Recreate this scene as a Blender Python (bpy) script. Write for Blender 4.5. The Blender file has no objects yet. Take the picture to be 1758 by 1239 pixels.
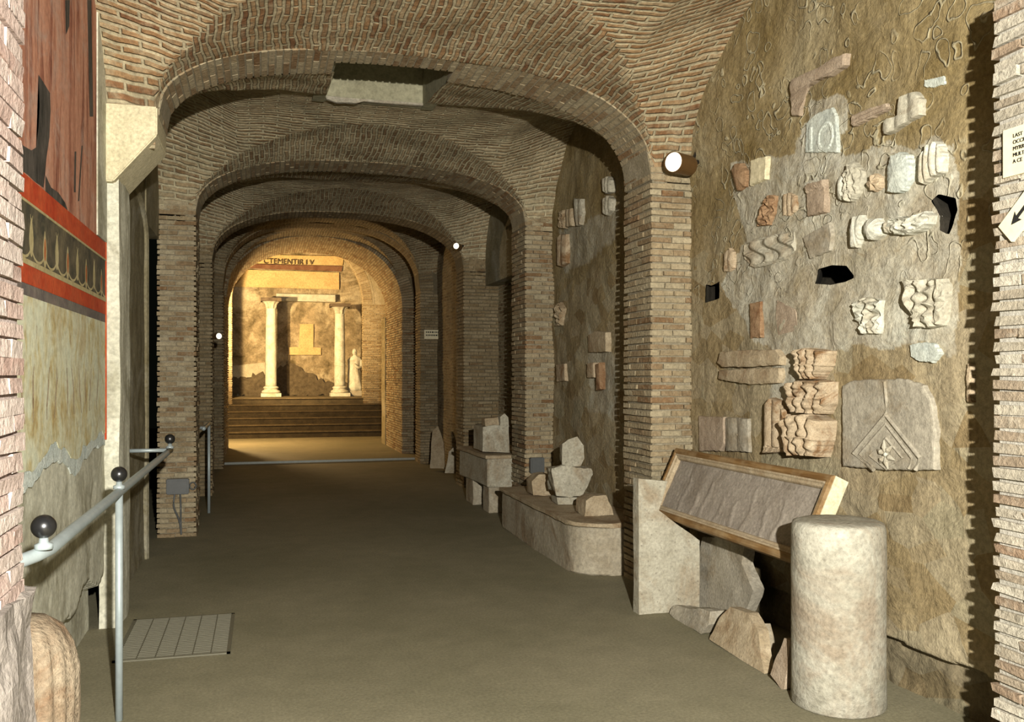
import bpy, bmesh, math, random
from mathutils import Vector, noise, Matrix
random.seed(7)
R_ = random.Random(11)
PI = math.pi
scn = bpy.context.scene
COL = scn.collection
scn.view_settings.view_transform = 'Standard'
scn.view_settings.look = 'None'
scn.view_settings.gamma = 1.0
scn.view_settings.use_curve_mapping = False
scn.view_settings.exposure = 0.0

# ------------------------------------------------------------------ camera
F = 1550.0
TH = math.atan(431.0 / F)
SN, CS = math.sin(TH), math.cos(TH)
EYE = 1.6
HZ = 645.0
cam_d = bpy.data.cameras.new('camera')
cam_d.sensor_width = 36.0
cam_d.lens = F / 1758.0 * 36.0
cam_d.shift_y = (HZ - 619.5) / 1758.0
cam_d.clip_end = 200
cam_d.clip_start = 0.02
cam = bpy.data.objects.new('camera', cam_d)
cam.location = (0, 0, EYE)
cam.rotation_euler = (PI / 2, 0, -TH)
COL.objects.link(cam)
scn.camera = cam

def P(px, py, X=None, Y=None, Z=None):
    """a pixel of the survey photograph carried out to a real plane of the place"""
    u = (px - 879.0) / F
    v = (HZ - py) / F
    d = Vector((SN + u * CS, CS - u * SN, v))
    if X is not None: s = X / d.x
    elif Y is not None: s = Y / d.y
    else: s = (Z - EYE) / d.z
    return Vector((d.x * s, d.y * s, EYE + d.z * s))

# ------------------------------------------------------------------ materials
AL = 0.8
def new_mat(name):
    m = bpy.data.materials.new(name)
    m.use_nodes = True
    nt = m.node_tree
    for n in list(nt.nodes):
        if n.type != 'OUTPUT_MATERIAL' and n.type != 'BSDF_PRINCIPLED':
            nt.nodes.remove(n)
    b = nt.nodes['Principled BSDF']
    b.inputs['Roughness'].default_value = 0.9
    b.inputs['Specular IOR Level'].default_value = 0.15
    return m, nt, b

def nd(nt, t, **kw):
    n = nt.nodes.new(t)
    for k, v in kw.items():
        if k.startswith('i_'):
            key = k[2:]
            key = int(key) if key.isdigit() else key.replace('_', ' ')
            sock = n.inputs[key]
            if isinstance(v, bpy.types.NodeSocket): nt.links.new(v, sock)
            else: sock.default_value = v
        else:
            setattr(n, k, v)
    return n

def c4(c): return (c[0], c[1], c[2], 1.0)

def coords(nt, kind='Object'):
    return nd(nt, 'ShaderNodeTexCoord').outputs[kind]

def noise_n(nt, vec, scale, detail=4.0, rough=0.6, dist=0.0):
    n = nd(nt, 'ShaderNodeTexNoise')
    nt.links.new(vec, n.inputs['Vector'])
    n.inputs['Scale'].default_value = scale
    n.inputs['Detail'].default_value = detail
    n.inputs['Roughness'].default_value = rough
    n.inputs['Distortion'].default_value = dist
    return n.outputs['Fac']

def ramp(nt, fac, stops, interp='LINEAR'):
    r = nd(nt, 'ShaderNodeValToRGB')
    cr = r.color_ramp
    cr.interpolation = interp
    while len(cr.elements) < len(stops): cr.elements.new(0.5)
    for e, (p, c) in zip(cr.elements, stops):
        e.position = p
        e.color = c4(c) if not isinstance(c, (int, float)) else (c, c, c, 1)
    nt.links.new(fac, r.inputs['Fac'])
    return r.outputs['Color']

def mix(nt, fac, a, b, mode='MIX'):
    m = nd(nt, 'ShaderNodeMix', data_type='RGBA', blend_type=mode)
    for s, v in ((m.inputs[0], fac), (m.inputs[6], a), (m.inputs[7], b)):
        if isinstance(v, bpy.types.NodeSocket): nt.links.new(v, s)
        elif isinstance(v, (int, float)): s.default_value = v
        else: s.default_value = c4(v)
    return m.outputs[2]

def math_n(nt, op, a, b=0.0, clamp=False):
    m = nd(nt, 'ShaderNodeMath', operation=op, use_clamp=clamp)
    for s, v in ((m.inputs[0], a), (m.inputs[1], b)):
        if isinstance(v, bpy.types.NodeSocket): nt.links.new(v, s)
        else: s.default_value = v
    return m.outputs[0]

def bump(nt, b, height, strength=0.6, dist=0.01, prev=None):
    n = nd(nt, 'ShaderNodeBump')
    n.inputs['Strength'].default_value = strength
    n.inputs['Distance'].default_value = dist
    nt.links.new(height, n.inputs['Height'])
    if prev is not None: nt.links.new(prev, n.inputs['Normal'])
    nt.links.new(n.outputs['Normal'], b.inputs['Normal'])
    return n.outputs['Normal']

def attr(nt, name, out='Fac'):
    return nd(nt, 'ShaderNodeAttribute', attribute_name=name).outputs[out]

def mat_stone(name, c1, c2, c3=None, scale=6.0, bstr=0.7, bdist=0.012, rough=0.9, spots=0.0):
    m, nt, b = new_mat(name)
    v = coords(nt)
    n1 = noise_n(nt, v, scale, 5, 0.65, 0.4)
    col = ramp(nt, n1, [(0.32, c1), (0.68, c2)])
    if c3:
        n2 = noise_n(nt, v, scale * 0.45, 4, 0.7, 0.8)
        col = mix(nt, ramp(nt, n2, [(0.5, 0.0), (0.66, 1.0)]), col, c3)
    n3 = noise_n(nt, v, scale * 9, 4, 0.7)
    col = mix(nt, 0.55, col, ramp(nt, n3, [(0.3, 0.45), (0.7, 1.35)]), 'MULTIPLY')
    if spots:
        vo = nd(nt, 'ShaderNodeTexVoronoi')
        nt.links.new(v, vo.inputs['Vector']); vo.inputs['Scale'].default_value = scale * 5
        col = mix(nt, math_n(nt, 'MULTIPLY', ramp(nt, vo.outputs['Distance'], [(0.08, 1.0), (0.2, 0.0)]), spots), col, (0.06, 0.045, 0.03))
    nt.links.new(mix(nt, 1.0, col, (AL, AL, AL), 'MULTIPLY'), b.inputs['Base Color'])
    b.inputs['Roughness'].default_value = rough
    h = math_n(nt, 'ADD', n1, math_n(nt, 'MULTIPLY', n3, 0.5))
    bump(nt, b, h, bstr, bdist)
    return m

def mat_flat(name, c, rough=0.5, metal=0.0, spec=0.4):
    m, nt, b = new_mat(name)
    v = coords(nt)
    n = noise_n(nt, v, 25, 3, 0.6)
    col = mix(nt, 0.3, c, ramp(nt, n, [(0.3, 0.7), (0.7, 1.25)]), 'MULTIPLY')
    nt.links.new(mix(nt, 1.0, col, (AL, AL, AL), 'MULTIPLY'), b.inputs['Base Color'])
    b.inputs['Roughness'].default_value = rough
    b.inputs['Metallic'].default_value = metal
    b.inputs['Specular IOR Level'].default_value = spec
    return m

def mat_brick_uv(name, bricks, mortar, row=0.05, width=0.24, mort=0.014, fade=0.8):
    """thin roman bricks laid in the UV map of a vault or wall (UV in metres)"""
    m, nt, b = new_mat(name)
    uv = coords(nt, 'UV')
    ob = coords(nt)
    w = nd(nt, 'ShaderNodeTexNoise'); nt.links.new(uv, w.inputs['Vector'])
    w.inputs['Scale'].default_value = 3.0; w.inputs['Detail'].default_value = 3
    off = nd(nt, 'ShaderNodeVectorMath', operation='SCALE'); 
    sub = nd(nt, 'ShaderNodeVectorMath', operation='SUBTRACT')
    nt.links.new(w.outputs['Color'], sub.inputs[0]); sub.inputs[1].default_value = (0.5, 0.5, 0.5)
    nt.links.new(sub.outputs[0], off.inputs[0]); off.inputs['Scale'].default_value = 0.075
    add = nd(nt, 'ShaderNodeVectorMath', operation='ADD')
    nt.links.new(uv, add.inputs[0]); nt.links.new(off.outputs[0], add.inputs[1])
    br = nd(nt, 'ShaderNodeTexBrick')
    nt.links.new(add.outputs[0], br.inputs['Vector'])
    br.inputs['Scale'].default_value = 1.0
    br.inputs['Brick Width'].default_value = width
    br.inputs['Row Height'].default_value = row
    br.inputs['Mortar Size'].default_value = mort
    br.inputs['Mortar Smooth'].default_value = 0.6
    br.inputs['Bias'].default_value = 0.0
    br.inputs['Color1'].default_value = (0, 0, 0, 1)
    br.inputs['Color2'].default_value = (1, 1, 1, 1)
    br.inputs['Mortar'].default_value = (0.5, 0.5, 0.5, 1)
    bc = ramp(nt, br.outputs['Color'], [(0.0, bricks[0]), (0.4, bricks[1]), (0.75, bricks[2]), (1.0, bricks[3])])
    n1 = noise_n(nt, ob, 1.7, 5, 0.65, 0.6)
    n2 = noise_n(nt, ob, 30, 5, 0.7)
    n3 = noise_n(nt, ob, 7, 5, 0.65, 0.5)
    mf = math_n(nt, 'ADD', br.outputs['Fac'], ramp(nt, n3, [(0.45, 0.0), (0.75, fade)]), True)
    col = mix(nt, mf, bc, mortar)
    col = mix(nt, 0.8, col, ramp(nt, n1, [(0.3, (0.62, 0.60, 0.52)), (0.7, (1.25, 1.2, 1.1))]), 'MULTIPLY')
    col = mix(nt, 0.75, col, ramp(nt, n2, [(0.3, 0.5), (0.7, 1.45)]), 'MULTIPLY')
    nt.links.new(mix(nt, 1.0, col, (AL, AL, AL), 'MULTIPLY'), b.inputs['Base Color'])
    h = math_n(nt, 'ADD', math_n(nt, 'MULTIPLY', br.outputs['Fac'], -1.0), math_n(nt, 'MULTIPLY', n2, 0.9))
    h = math_n(nt, 'ADD', h, math_n(nt, 'MULTIPLY', n3, 0.8))
    bump(nt, b, h, 0.9, 0.014)
    return m

def mat_brick_geo(name, stops, warm=1.0):
    m, nt, b = new_mat(name)
    ob = coords(nt)
    t = attr(nt, 'tone')
    n1 = noise_n(nt, ob, 2.2, 4, 0.6, 0.5)
    n2 = noise_n(nt, ob, 38, 5, 0.7)
    n3 = noise_n(nt, ob, 11, 4, 0.7, 0.4)
    col = ramp(nt, t, stops)
    col = mix(nt, ramp(nt, n3, [(0.5, 0.0), (0.72, 0.65)]), col, stops[-1][1])
    col = mix(nt, 0.7, col, ramp(nt, n1, [(0.3, (0.7, 0.68, 0.6)), (0.7, (1.2, 1.16, 1.08))]), 'MULTIPLY')
    col = mix(nt, 0.7, col, ramp(nt, n2, [(0.3, 0.55), (0.7, 1.4)]), 'MULTIPLY')
    nt.links.new(mix(nt, 1.0, col, (AL, AL, AL), 'MULTIPLY'), b.inputs['Base Color'])
    bump(nt, b, math_n(nt, 'ADD', n2, math_n(nt, 'MULTIPLY', n3, 1.3)), 0.9, 0.012)
    return m

BR_A = mat_brick_geo('brick_tan', [(0.0, (0.24, 0.14, 0.07)), (0.07, (0.27, 0.19, 0.11)), (0.5, (0.37, 0.295, 0.185)), (1.0, (0.43, 0.375, 0.26))])
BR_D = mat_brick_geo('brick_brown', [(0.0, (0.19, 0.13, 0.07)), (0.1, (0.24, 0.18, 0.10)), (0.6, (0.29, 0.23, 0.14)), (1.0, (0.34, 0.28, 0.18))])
BR_P = mat_brick_geo('brick_pale_pink', [(0.0, (0.44, 0.31, 0.27)), (0.4, (0.54, 0.42, 0.38)), (1.0, (0.60, 0.52, 0.48))])  # paler brick: bright lamplight on the near left pier put into the colour
MORT = mat_stone('mortar', (0.26, 0.22, 0.14), (0.38, 0.33, 0.23), scale=8, bstr=0.9)
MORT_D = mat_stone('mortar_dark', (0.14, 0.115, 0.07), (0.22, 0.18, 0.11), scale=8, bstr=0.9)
MORT_P = mat_stone('mortar_pale', (0.36, 0.29, 0.25), (0.50, 0.42, 0.38), scale=8, bstr=0.9)  # mortar lightened likewise, the near pier's bright light painted in
VB0 = mat_brick_uv('vault_brick_near', [(0.22, 0.11, 0.055), (0.30, 0.18, 0.09), (0.37, 0.24, 0.13), (0.42, 0.31, 0.19)], (0.44, 0.39, 0.27))
VB1 = mat_brick_uv('vault_brick_far', [(0.24, 0.155, 0.085), (0.33, 0.24, 0.14), (0.41, 0.32, 0.20), (0.47, 0.38, 0.25)], (0.52, 0.47, 0.33))
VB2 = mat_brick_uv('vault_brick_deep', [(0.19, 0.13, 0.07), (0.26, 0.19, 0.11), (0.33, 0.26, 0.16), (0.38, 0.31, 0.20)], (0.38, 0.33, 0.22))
PLAST = mat_stone('old_plaster', (0.22, 0.185, 0.10), (0.34, 0.30, 0.19), (0.40, 0.37, 0.27), scale=3.5, bstr=0.9)
GREYPL = mat_stone('grey_plaster', (0.52, 0.50, 0.38), (0.76, 0.75, 0.60), (0.40, 0.38, 0.27), scale=4.0, bstr=0.45, bdist=0.006)
BLUEPL = mat_stone('pale_blue_plaster', (0.58, 0.66, 0.62), (0.78, 0.83, 0.75), scale=9, bstr=0.8)
MARB = mat_stone('weathered_marble', (0.38, 0.35, 0.26), (0.54, 0.51, 0.40), (0.34, 0.28, 0.19), scale=5, spots=0.4)
MARB_W = mat_stone('white_marble', (0.50, 0.49, 0.39), (0.68, 0.67, 0.56), (0.42, 0.38, 0.28), scale=7)
MARB_G = mat_stone('grey_marble', (0.33, 0.30, 0.23), (0.44, 0.40, 0.31), (0.30, 0.25, 0.17), scale=6)
MARB_B = mat_stone('bluish_marble', (0.46, 0.50, 0.45), (0.62, 0.65, 0.56), scale=8)
CREAM = mat_stone('cream_stone', (0.62, 0.55, 0.35), (0.78, 0.70, 0.47), scale=5, bstr=0.3)
TAN = mat_stone('tan_stone', (0.36, 0.28, 0.17), (0.52, 0.43, 0.29), (0.30, 0.21, 0.12), scale=7)
TERRA = mat_stone('terracotta', (0.26, 0.15, 0.075), (0.42, 0.28, 0.16), (0.22, 0.11, 0.05), scale=12)
TERRA2 = mat_stone('pale_terracotta', (0.42, 0.32, 0.20), (0.58, 0.47, 0.32), (0.26, 0.15, 0.07), scale=14)
PINKST = mat_stone('pink_stone', (0.33, 0.25, 0.17), (0.46, 0.37, 0.27), scale=9)
SARC = mat_stone('sarcophagus_stone', (0.34, 0.29, 0.20), (0.50, 0.45, 0.34), (0.28, 0.21, 0.13), scale=4)
COLST = mat_stone('column_stone', (0.31, 0.29, 0.22), (0.50, 0.48, 0.39), (0.30, 0.25, 0.18), scale=4.5, spots=0.3, bstr=0.9)
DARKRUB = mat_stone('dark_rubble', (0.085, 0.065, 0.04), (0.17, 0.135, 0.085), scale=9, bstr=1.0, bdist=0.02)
RAIL = mat_flat('grey_painted_metal', (0.40, 0.46, 0.46), 0.45, 0.3)
BALL = mat_flat('black_painted_metal', (0.012, 0.012, 0.012), 0.3, 0.0, 0.6)
BOXM = mat_flat('grey_box', (0.10, 0.105, 0.10), 0.5)
BRASS = mat_flat('bronze_lamp_body', (0.20, 0.11, 0.04), 0.4, 0.5)
INK = mat_flat('black_ink', (0.012, 0.012, 0.01), 0.7)
SIGN = mat_flat('cream_sign', (0.78, 0.70, 0.46), 0.6)
IRON = mat_flat('iron_grille', (0.15, 0.14, 0.095), 0.6, 0.1)
THR = mat_flat('pale_bar', (0.62, 0.66, 0.60), 0.5)
SHAFT = mat_stone('shaft_plaster', (0.30, 0.28, 0.18), (0.38, 0.36, 0.24), scale=3, bstr=0.5)
YEL = mat_stone('yellow_plaster', (0.55, 0.40, 0.18), (0.70, 0.52, 0.25), scale=3, bstr=0.4)
CHB = mat_stone('chamber_wall_plaster', (0.13, 0.10, 0.05), (0.50, 0.40, 0.25), (0.58, 0.50, 0.34), scale=2.4, bstr=1.0, bdist=0.03)

def mat_wood(pale=(0.42, 0.32, 0.18)):
    m, nt, b = new_mat('old_wood')
    v = coords(nt)
    mp = nd(nt, 'ShaderNodeMapping'); nt.links.new(v, mp.inputs['Vector'])
    mp.inputs['Scale'].default_value = (14, 1.2, 14)
    n = noise_n(nt, mp.outputs[0], 3, 5, 0.65, 0.4)
    n2 = noise_n(nt, v, 5, 3, 0.6)
    col = ramp(nt, n, [(0.3, (0.13, 0.065, 0.02)), (0.55, (0.25, 0.145, 0.055)), (0.75, (0.38, 0.25, 0.11))])
    col = mix(nt, ramp(nt, n2, [(0.45, 0.0), (0.7, 0.55)]), col, pale)
    nt.links.new(mix(nt, 1.0, col, (AL, AL, AL), 'MULTIPLY'), b.inputs['Base Color']); b.inputs['Roughness'].default_value = 0.65
    bump(nt, b, n, 0.4, 0.004)
    return m
WOOD = mat_wood()
WOOD_P = mat_stone('pale_worn_wood', (0.36, 0.27, 0.16), (0.52, 0.43, 0.29), scale=9, bstr=0.3)
RELIEF = mat_stone('relief_marble', (0.30, 0.26, 0.21), (0.38, 0.335, 0.27), (0.26, 0.22, 0.17), scale=7, bstr=0.25)

def mat_floor():
    m, nt, b = new_mat('floor_cement')
    v = coords(nt)
    n1 = noise_n(nt, v, 0.7, 4, 0.6, 0.5)
    n2 = noise_n(nt, v, 60, 5, 0.75)
    n3 = noise_n(nt, v, 5, 5, 0.7)
    col = ramp(nt, n1, [(0.3, (0.20, 0.185, 0.115)), (0.7, (0.27, 0.245, 0.16))])
    col = mix(nt, 0.7, col, ramp(nt, n2, [(0.3, 0.6), (0.7, 1.4)]), 'MULTIPLY')
    col = mix(nt, 0.5, col, ramp(nt, n3, [(0.3, 0.8), (0.7, 1.2)]), 'MULTIPLY')
    nt.links.new(mix(nt, 1.0, col, (AL, AL, AL), 'MULTIPLY'), b.inputs['Base Color'])
    b.inputs['Roughness'].default_value = 0.7
    bump(nt, b, n2, 0.35, 0.004)
    return m
FLOOR = mat_floor()

def mat_rubble_wall():
    """old wall: olive plaster, pale mortar, worm-like outlines of the stones"""
    m, nt, b = new_mat('rubble_and_plaster_wall')
    v = coords(nt)
    n1 = noise_n(nt, v, 1.6, 5, 0.65, 0.6)
    n2 = noise_n(nt, v, 42, 5, 0.7)
    n3 = noise_n(nt, v, 6, 5, 0.7, 0.7)
    col = ramp(nt, n1, [(0.3, (0.19, 0.135, 0.05)), (0.55, (0.30, 0.235, 0.12)), (0.75, (0.38, 0.325, 0.20))])
    # blocks of tufa
    vb = nd(nt, 'ShaderNodeTexVoronoi', feature='F1')
    mp = nd(nt, 'ShaderNodeMapping'); nt.links.new(v, mp.inputs['Vector']); mp.inputs['Scale'].default_value = (1, 3.2, 5.0)
    nt.links.new(mp.outputs[0], vb.inputs['Vector']); vb.inputs['Scale'].default_value = 1.3
    bcol = ramp(nt, vb.outputs['Color'], [(0.0, (0.20, 0.13, 0.06)), (0.35, (0.30, 0.235, 0.13)), (0.6, (0.40, 0.34, 0.23)), (1.0, (0.34, 0.32, 0.22))])
    low = attr(nt, 'blocky')
    col = mix(nt, math_n(nt, 'MULTIPLY', low, 0.6), col, bcol)
    pale = attr(nt, 'pale')
    pf = math_n(nt, 'MULTIPLY', pale, ramp(nt, n3, [(0.3, 0.35), (0.6, 1.0)]), True)
    pc = ramp(nt, n1, [(0.35, (0.46, 0.42, 0.32)), (0.6, (0.52, 0.51, 0.42)), (0.75, (0.50, 0.54, 0.47))])
    col = mix(nt, pf, col, pc)
    # ring outlines
    dn = nd(nt, 'ShaderNodeTexNoise'); nt.links.new(v, dn.inputs['Vector']); dn.inputs['Scale'].default_value = 5
    sc = nd(nt, 'ShaderNodeVectorMath', operation='SCALE'); nt.links.new(dn.outputs['Color'], sc.inputs[0]); sc.inputs['Scale'].default_value = 0.30
    ad = nd(nt, 'ShaderNodeVectorMath', operation='ADD'); nt.links.new(v, ad.inputs[0]); nt.links.new(sc.outputs[0], ad.inputs[1])
    vr = nd(nt, 'ShaderNodeTexVoronoi', feature='F1'); nt.links.new(ad.outputs[0], vr.inputs['Vector'])
    vr.inputs['Scale'].default_value = 6.5; vr.inputs['Randomness'].default_value = 1.0
    ring = ramp(nt, vr.outputs['Distance'], [(0.34, 0.0), (0.375, 1.0), (0.40, 1.0), (0.435, 0.0)])
    nm = noise_n(nt, v, 2.3, 3, 0.5)
    rm = math_n(nt, 'MULTIPLY', math_n(nt, 'MULTIPLY', ring, ramp(nt, nm, [(0.42, 0.0), (0.55, 1.0)])), attr(nt, 'rings'))
    col = mix(nt, math_n(nt, 'MULTIPLY', rm, 0.6), col, (0.50, 0.47, 0.33))
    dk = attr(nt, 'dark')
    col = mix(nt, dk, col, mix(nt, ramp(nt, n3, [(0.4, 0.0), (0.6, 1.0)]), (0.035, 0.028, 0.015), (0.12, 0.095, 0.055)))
    col = mix(nt, 0.7, col, ramp(nt, n2, [(0.3, 0.55), (0.7, 1.4)]), 'MULTIPLY')
    nt.links.new(mix(nt, 1.0, col, (AL, AL, AL), 'MULTIPLY'), b.inputs['Base Color'])
    h = math_n(nt, 'ADD', math_n(nt, 'MULTIPLY', n2, 0.5), math_n(nt, 'MULTIPLY', n3, 1.6))
    h = math_n(nt, 'ADD', h, math_n(nt, 'MULTIPLY', rm, 0.9))
    bump(nt, b, h, 0.8, 0.015)
    return m
RUB = mat_rubble_wall()

def mat_paint(name, cols, sy=3.0, sz=0.6, scale=3.0, wear=None, wearamt=0.4):
    m, nt, b = new_mat(name)
    v = coords(nt)
    mp = nd(nt, 'ShaderNodeMapping'); nt.links.new(v, mp.inputs['Vector']); mp.inputs['Scale'].default_value = (1, sy, sz)
    n1 = noise_n(nt, mp.outputs[0], scale, 5, 0.65, 0.5)
    n2 = noise_n(nt, v, 30, 5, 0.7)
    col = ramp(nt, n1, cols)
    if wear:
        n3 = noise_n(nt, v, 4, 5, 0.7, 0.6)
        col = mix(nt, ramp(nt, n3, [(0.5, 0.0), (0.68, wearamt)]), col, wear)
    col = mix(nt, 0.5, col, ramp(nt, n2, [(0.3, 0.6), (0.7, 1.35)]), 'MULTIPLY')
    nt.links.new(mix(nt, 1.0, col, (AL, AL, AL), 'MULTIPLY'), b.inputs['Base Color'])
    bump(nt, b, n2, 0.4, 0.005)
    return m
FR_UP = mat_paint('fresco_red_ground', [(0.25, (0.10, 0.05, 0.04)), (0.38, (0.28, 0.10, 0.06)), (0.52, (0.56, 0.27, 0.17)), (0.75, (0.64, 0.37, 0.26))], 2.6, 0.3, 4.0, (0.50, 0.38, 0.31), 0.6)
FR_RED = mat_paint('fresco_red_band', [(0.3, (0.46, 0.05, 0.015)), (0.7, (0.60, 0.11, 0.035))], 1, 1, 6, (0.30, 0.12, 0.06), 0.3)
FR_BLK = mat_paint('fresco_dark_ground', [(0.3, (0.05, 0.05, 0.035)), (0.7, (0.16, 0.13, 0.08))], 1, 1, 9, (0.28, 0.23, 0.13), 0.5)
FR_GRY = mat_paint('fresco_purple_grey', [(0.3, (0.14, 0.12, 0.11)), (0.7, (0.24, 0.19, 0.16))], 1, 1, 7, (0.26, 0.25, 0.19), 0.5)
FR_LOW = mat_paint('fresco_cream_ground', [(0.28, (0.46, 0.30, 0.10)), (0.42, (0.64, 0.57, 0.32)), (0.55, (0.76, 0.76, 0.55)), (0.8, (0.66, 0.72, 0.55))], 1.6, 1.0, 4.5, (0.48, 0.33, 0.12), 0.5)
FR_FIG = mat_paint('fresco_dark_figure', [(0.3, (0.03, 0.028, 0.022)), (0.7, (0.13, 0.11, 0.09))], 2, 0.5, 6)
FR_CRM = mat_paint('fresco_cream_line', [(0.3, (0.42, 0.34, 0.16)), (0.7, (0.58, 0.50, 0.28))], 1, 1, 9)
FR_FLAME = mat_paint('fresco_orange_bud', [(0.3, (0.42, 0.10, 0.03)), (0.7, (0.52, 0.22, 0.08))], 1, 1, 9)

def mat_emit(name, c, s):
    m, nt, b = new_mat(name)
    b.inputs['Base Color'].default_value = c4(c)
    b.inputs['Emission Color'].default_value = c4(c)
    b.inputs['Emission Strength'].default_value = s
    return m
LENS = mat_emit('lit_lens', (1.0, 0.93, 0.75), 1.2)

# ------------------------------------------------------------------ mesh helpers
def link_mesh(name, verts, faces, mats, parent=None, uvs=None, tones=None, midx=None, smooth=False, vattr=None):
    me = bpy.data.meshes.new(name)
    me.from_pydata([tuple(v) for v in verts], [], faces)
    if not isinstance(mats, (list, tuple)): mats = [mats]
    for m in mats: me.materials.append(m)
    if midx: me.polygons.foreach_set('material_index', midx)
    if uvs:
        uvl = me.uv_layers.new(name='UVMap')
        uvl.data.foreach_set('uv', [c for uv in uvs for c in uv])
    if tones:
        a = me.attributes.new('tone', 'FLOAT', 'FACE'); a.data.foreach_set('value', tones)
    if vattr:
        for k, vals in vattr.items():
            a = me.attributes.new(k, 'FLOAT', 'POINT'); a.data.foreach_set('value', vals)
    if smooth: me.polygons.foreach_set('use_smooth', [True] * len(me.polygons))
    me.update()
    o = bpy.data.objects.new(name, me)
    COL.objects.link(o)
    if parent: o.parent = parent
    return o

def from_bm(name, bm, mats, parent=None, smooth=False):
    me = bpy.data.meshes.new(name)
    bmesh.ops.recalc_face_normals(bm, faces=bm.faces)
    if smooth:
        for f in bm.faces: f.smooth = True
    bm.to_mesh(me); bm.free()
    if smooth is None:
        me.polygons.foreach_set('use_smooth', [True] * len(me.polygons))
        me.set_sharp_from_angle(angle=math.radians(32))
    if not isinstance(mats, (list, tuple)): mats = [mats]
    for m in mats: me.materials.append(m)
    o = bpy.data.objects.new(name, me)
    COL.objects.link(o)
    if parent: o.parent = parent
    return o

def struct(o): o['kind'] = 'structure'; return o
def tag(o, label, cat, group=None):
    o['label'] = label; o['category'] = cat
    if group: o['group'] = group
    return o
def thing(name, label, cat, loc, group=None):
    o = bpy.data.objects.new(name, None); COL.objects.link(o)
    o.location = loc; o.empty_display_size = 0.1
    return tag(o, label, cat, group)
def adopt(o, parent):
    """make o (built in world coordinates) a part of the empty parent"""
    o.parent = parent
    root = parent
    off = Vector((0, 0, 0))
    while root is not None:
        off += root.location; root = root.parent
    o.location = o.location - off
    return o

def add_box(bm, lo, hi, jit=0.0):
    vs = []
    for x in (lo[0], hi[0]):
        for y in (lo[1], hi[1]):
            for z in (lo[2], hi[2]):
                vs.append(bm.verts.new((x + R_.uniform(-jit, jit), y + R_.uniform(-jit, jit), z + R_.uniform(-jit, jit))))
    for f in ((0, 1, 3, 2), (4, 6, 7, 5), (0, 4, 5, 1), (2, 3, 7, 6), (0, 2, 6, 4), (1, 5, 7, 3)):
        bm.faces.new([vs[i] for i in f])
    return vs

def tube(bm, pts, r, seg=12, cap=True):
    pts = [Vector(p) for p in pts]
    rings = []
    n = len(pts)
    up = Vector((0, 0, 1))
    for i, p in enumerate(pts):
        d = (pts[min(i + 1, n - 1)] - pts[max(i - 1, 0)]).normalized()
        a = d.cross(up)
        if a.length < 1e-3: a = d.cross(Vector((0, 1, 0)))
        a.normalize(); b_ = d.cross(a).normalized()
        rr = r[i] if isinstance(r, (list, tuple)) else r
        rings.append([bm.verts.new(p + (a * math.cos(t) + b_ * math.sin(t)) * rr) for t in [2 * PI * k / seg for k in range(seg)]])
    for i in range(n - 1):
        for k in range(seg):
            bm.faces.new((rings[i][k], rings[i][(k + 1) % seg], rings[i + 1][(k + 1) % seg], rings[i + 1][k]))
    if cap:
        bm.faces.new(rings[0]); bm.faces.new(rings[-1])

def lathe(bm, c, prof, seg=32, flute=0, famp=0.0, nz=0.0):
    rings = []
    for (r, z) in prof:
        ring = []
        for k in range(seg):
            t = 2 * PI * k / seg
            rr = r
            if flute: rr -= famp * (0.5 + 0.5 * math.cos(flute * t)) * (1 if r > 0.02 else 0)
            p = Vector((c[0] + rr * math.cos(t), c[1] + rr * math.sin(t), c[2] + z))
            if nz: 
                k_ = noise.noise(p * 5) * nz + noise.noise(p * 17) * nz * 0.5
                p += Vector((math.cos(t), math.sin(t), 0.3)) * k_
            ring.append(bm.verts.new(p))
        rings.append(ring)
    for i in range(len(rings) - 1):
        for k in range(seg):
            bm.faces.new((rings[i][k], rings[i][(k + 1) % seg], rings[i + 1][(k + 1) % seg], rings[i + 1][k]))
    bm.faces.new(rings[0]); bm.faces.new(rings[-1])

def smooth_path(pts, sub=6):
    pts = [Vector(p) for p in pts]
    out = []
    for i in range(len(pts) - 1):
        p0 = pts[max(i - 1, 0)]; p1 = pts[i]; p2 = pts[i + 1]; p3 = pts[min(i + 2, len(pts) - 1)]
        for k in range(sub):
            t = k / sub
            out.append(0.5 * ((2 * p1) + (p2 - p0) * t + (2 * p0 - 5 * p1 + 4 * p2 - p3) * t * t + (3 * p1 - p0 - 3 * p2 + p3) * t ** 3))
    out.append(pts[-1])
    return out

def rough(bm, amt, freq=6.0, cuts=3, seed=0.0):
    """roughen a faceted stone: subdivide and push along noise, so it has worn faces"""
    bm.normal_update()
    bmesh.ops.triangulate(bm, faces=bm.faces)
    for _ in range(cuts):
        es = [e for e in bm.edges if e.calc_length() > 0.035]
        if not es: break
        bmesh.ops.subdivide_edges(bm, edges=es, cuts=1, use_grid_fill=False)
        bmesh.ops.triangulate(bm, faces=bm.faces)
    bm.normal_update()
    sv = Vector((seed, seed * 1.7, seed * 0.3))
    ps = []
    for v in bm.verts:
        p = v.co * freq + sv
        n_ = Vector((noise.noise(p), noise.noise(p + Vector((31, 0, 0))), noise.noise(p + Vector((0, 57, 0)))))
        n2 = noise.noise(v.co * freq * 4 + sv)
        ps.append(v.co + n_ * amt + v.normal * n2 * amt * 0.4)
    for v, p in zip(bm.verts, ps): v.co = p

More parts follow.
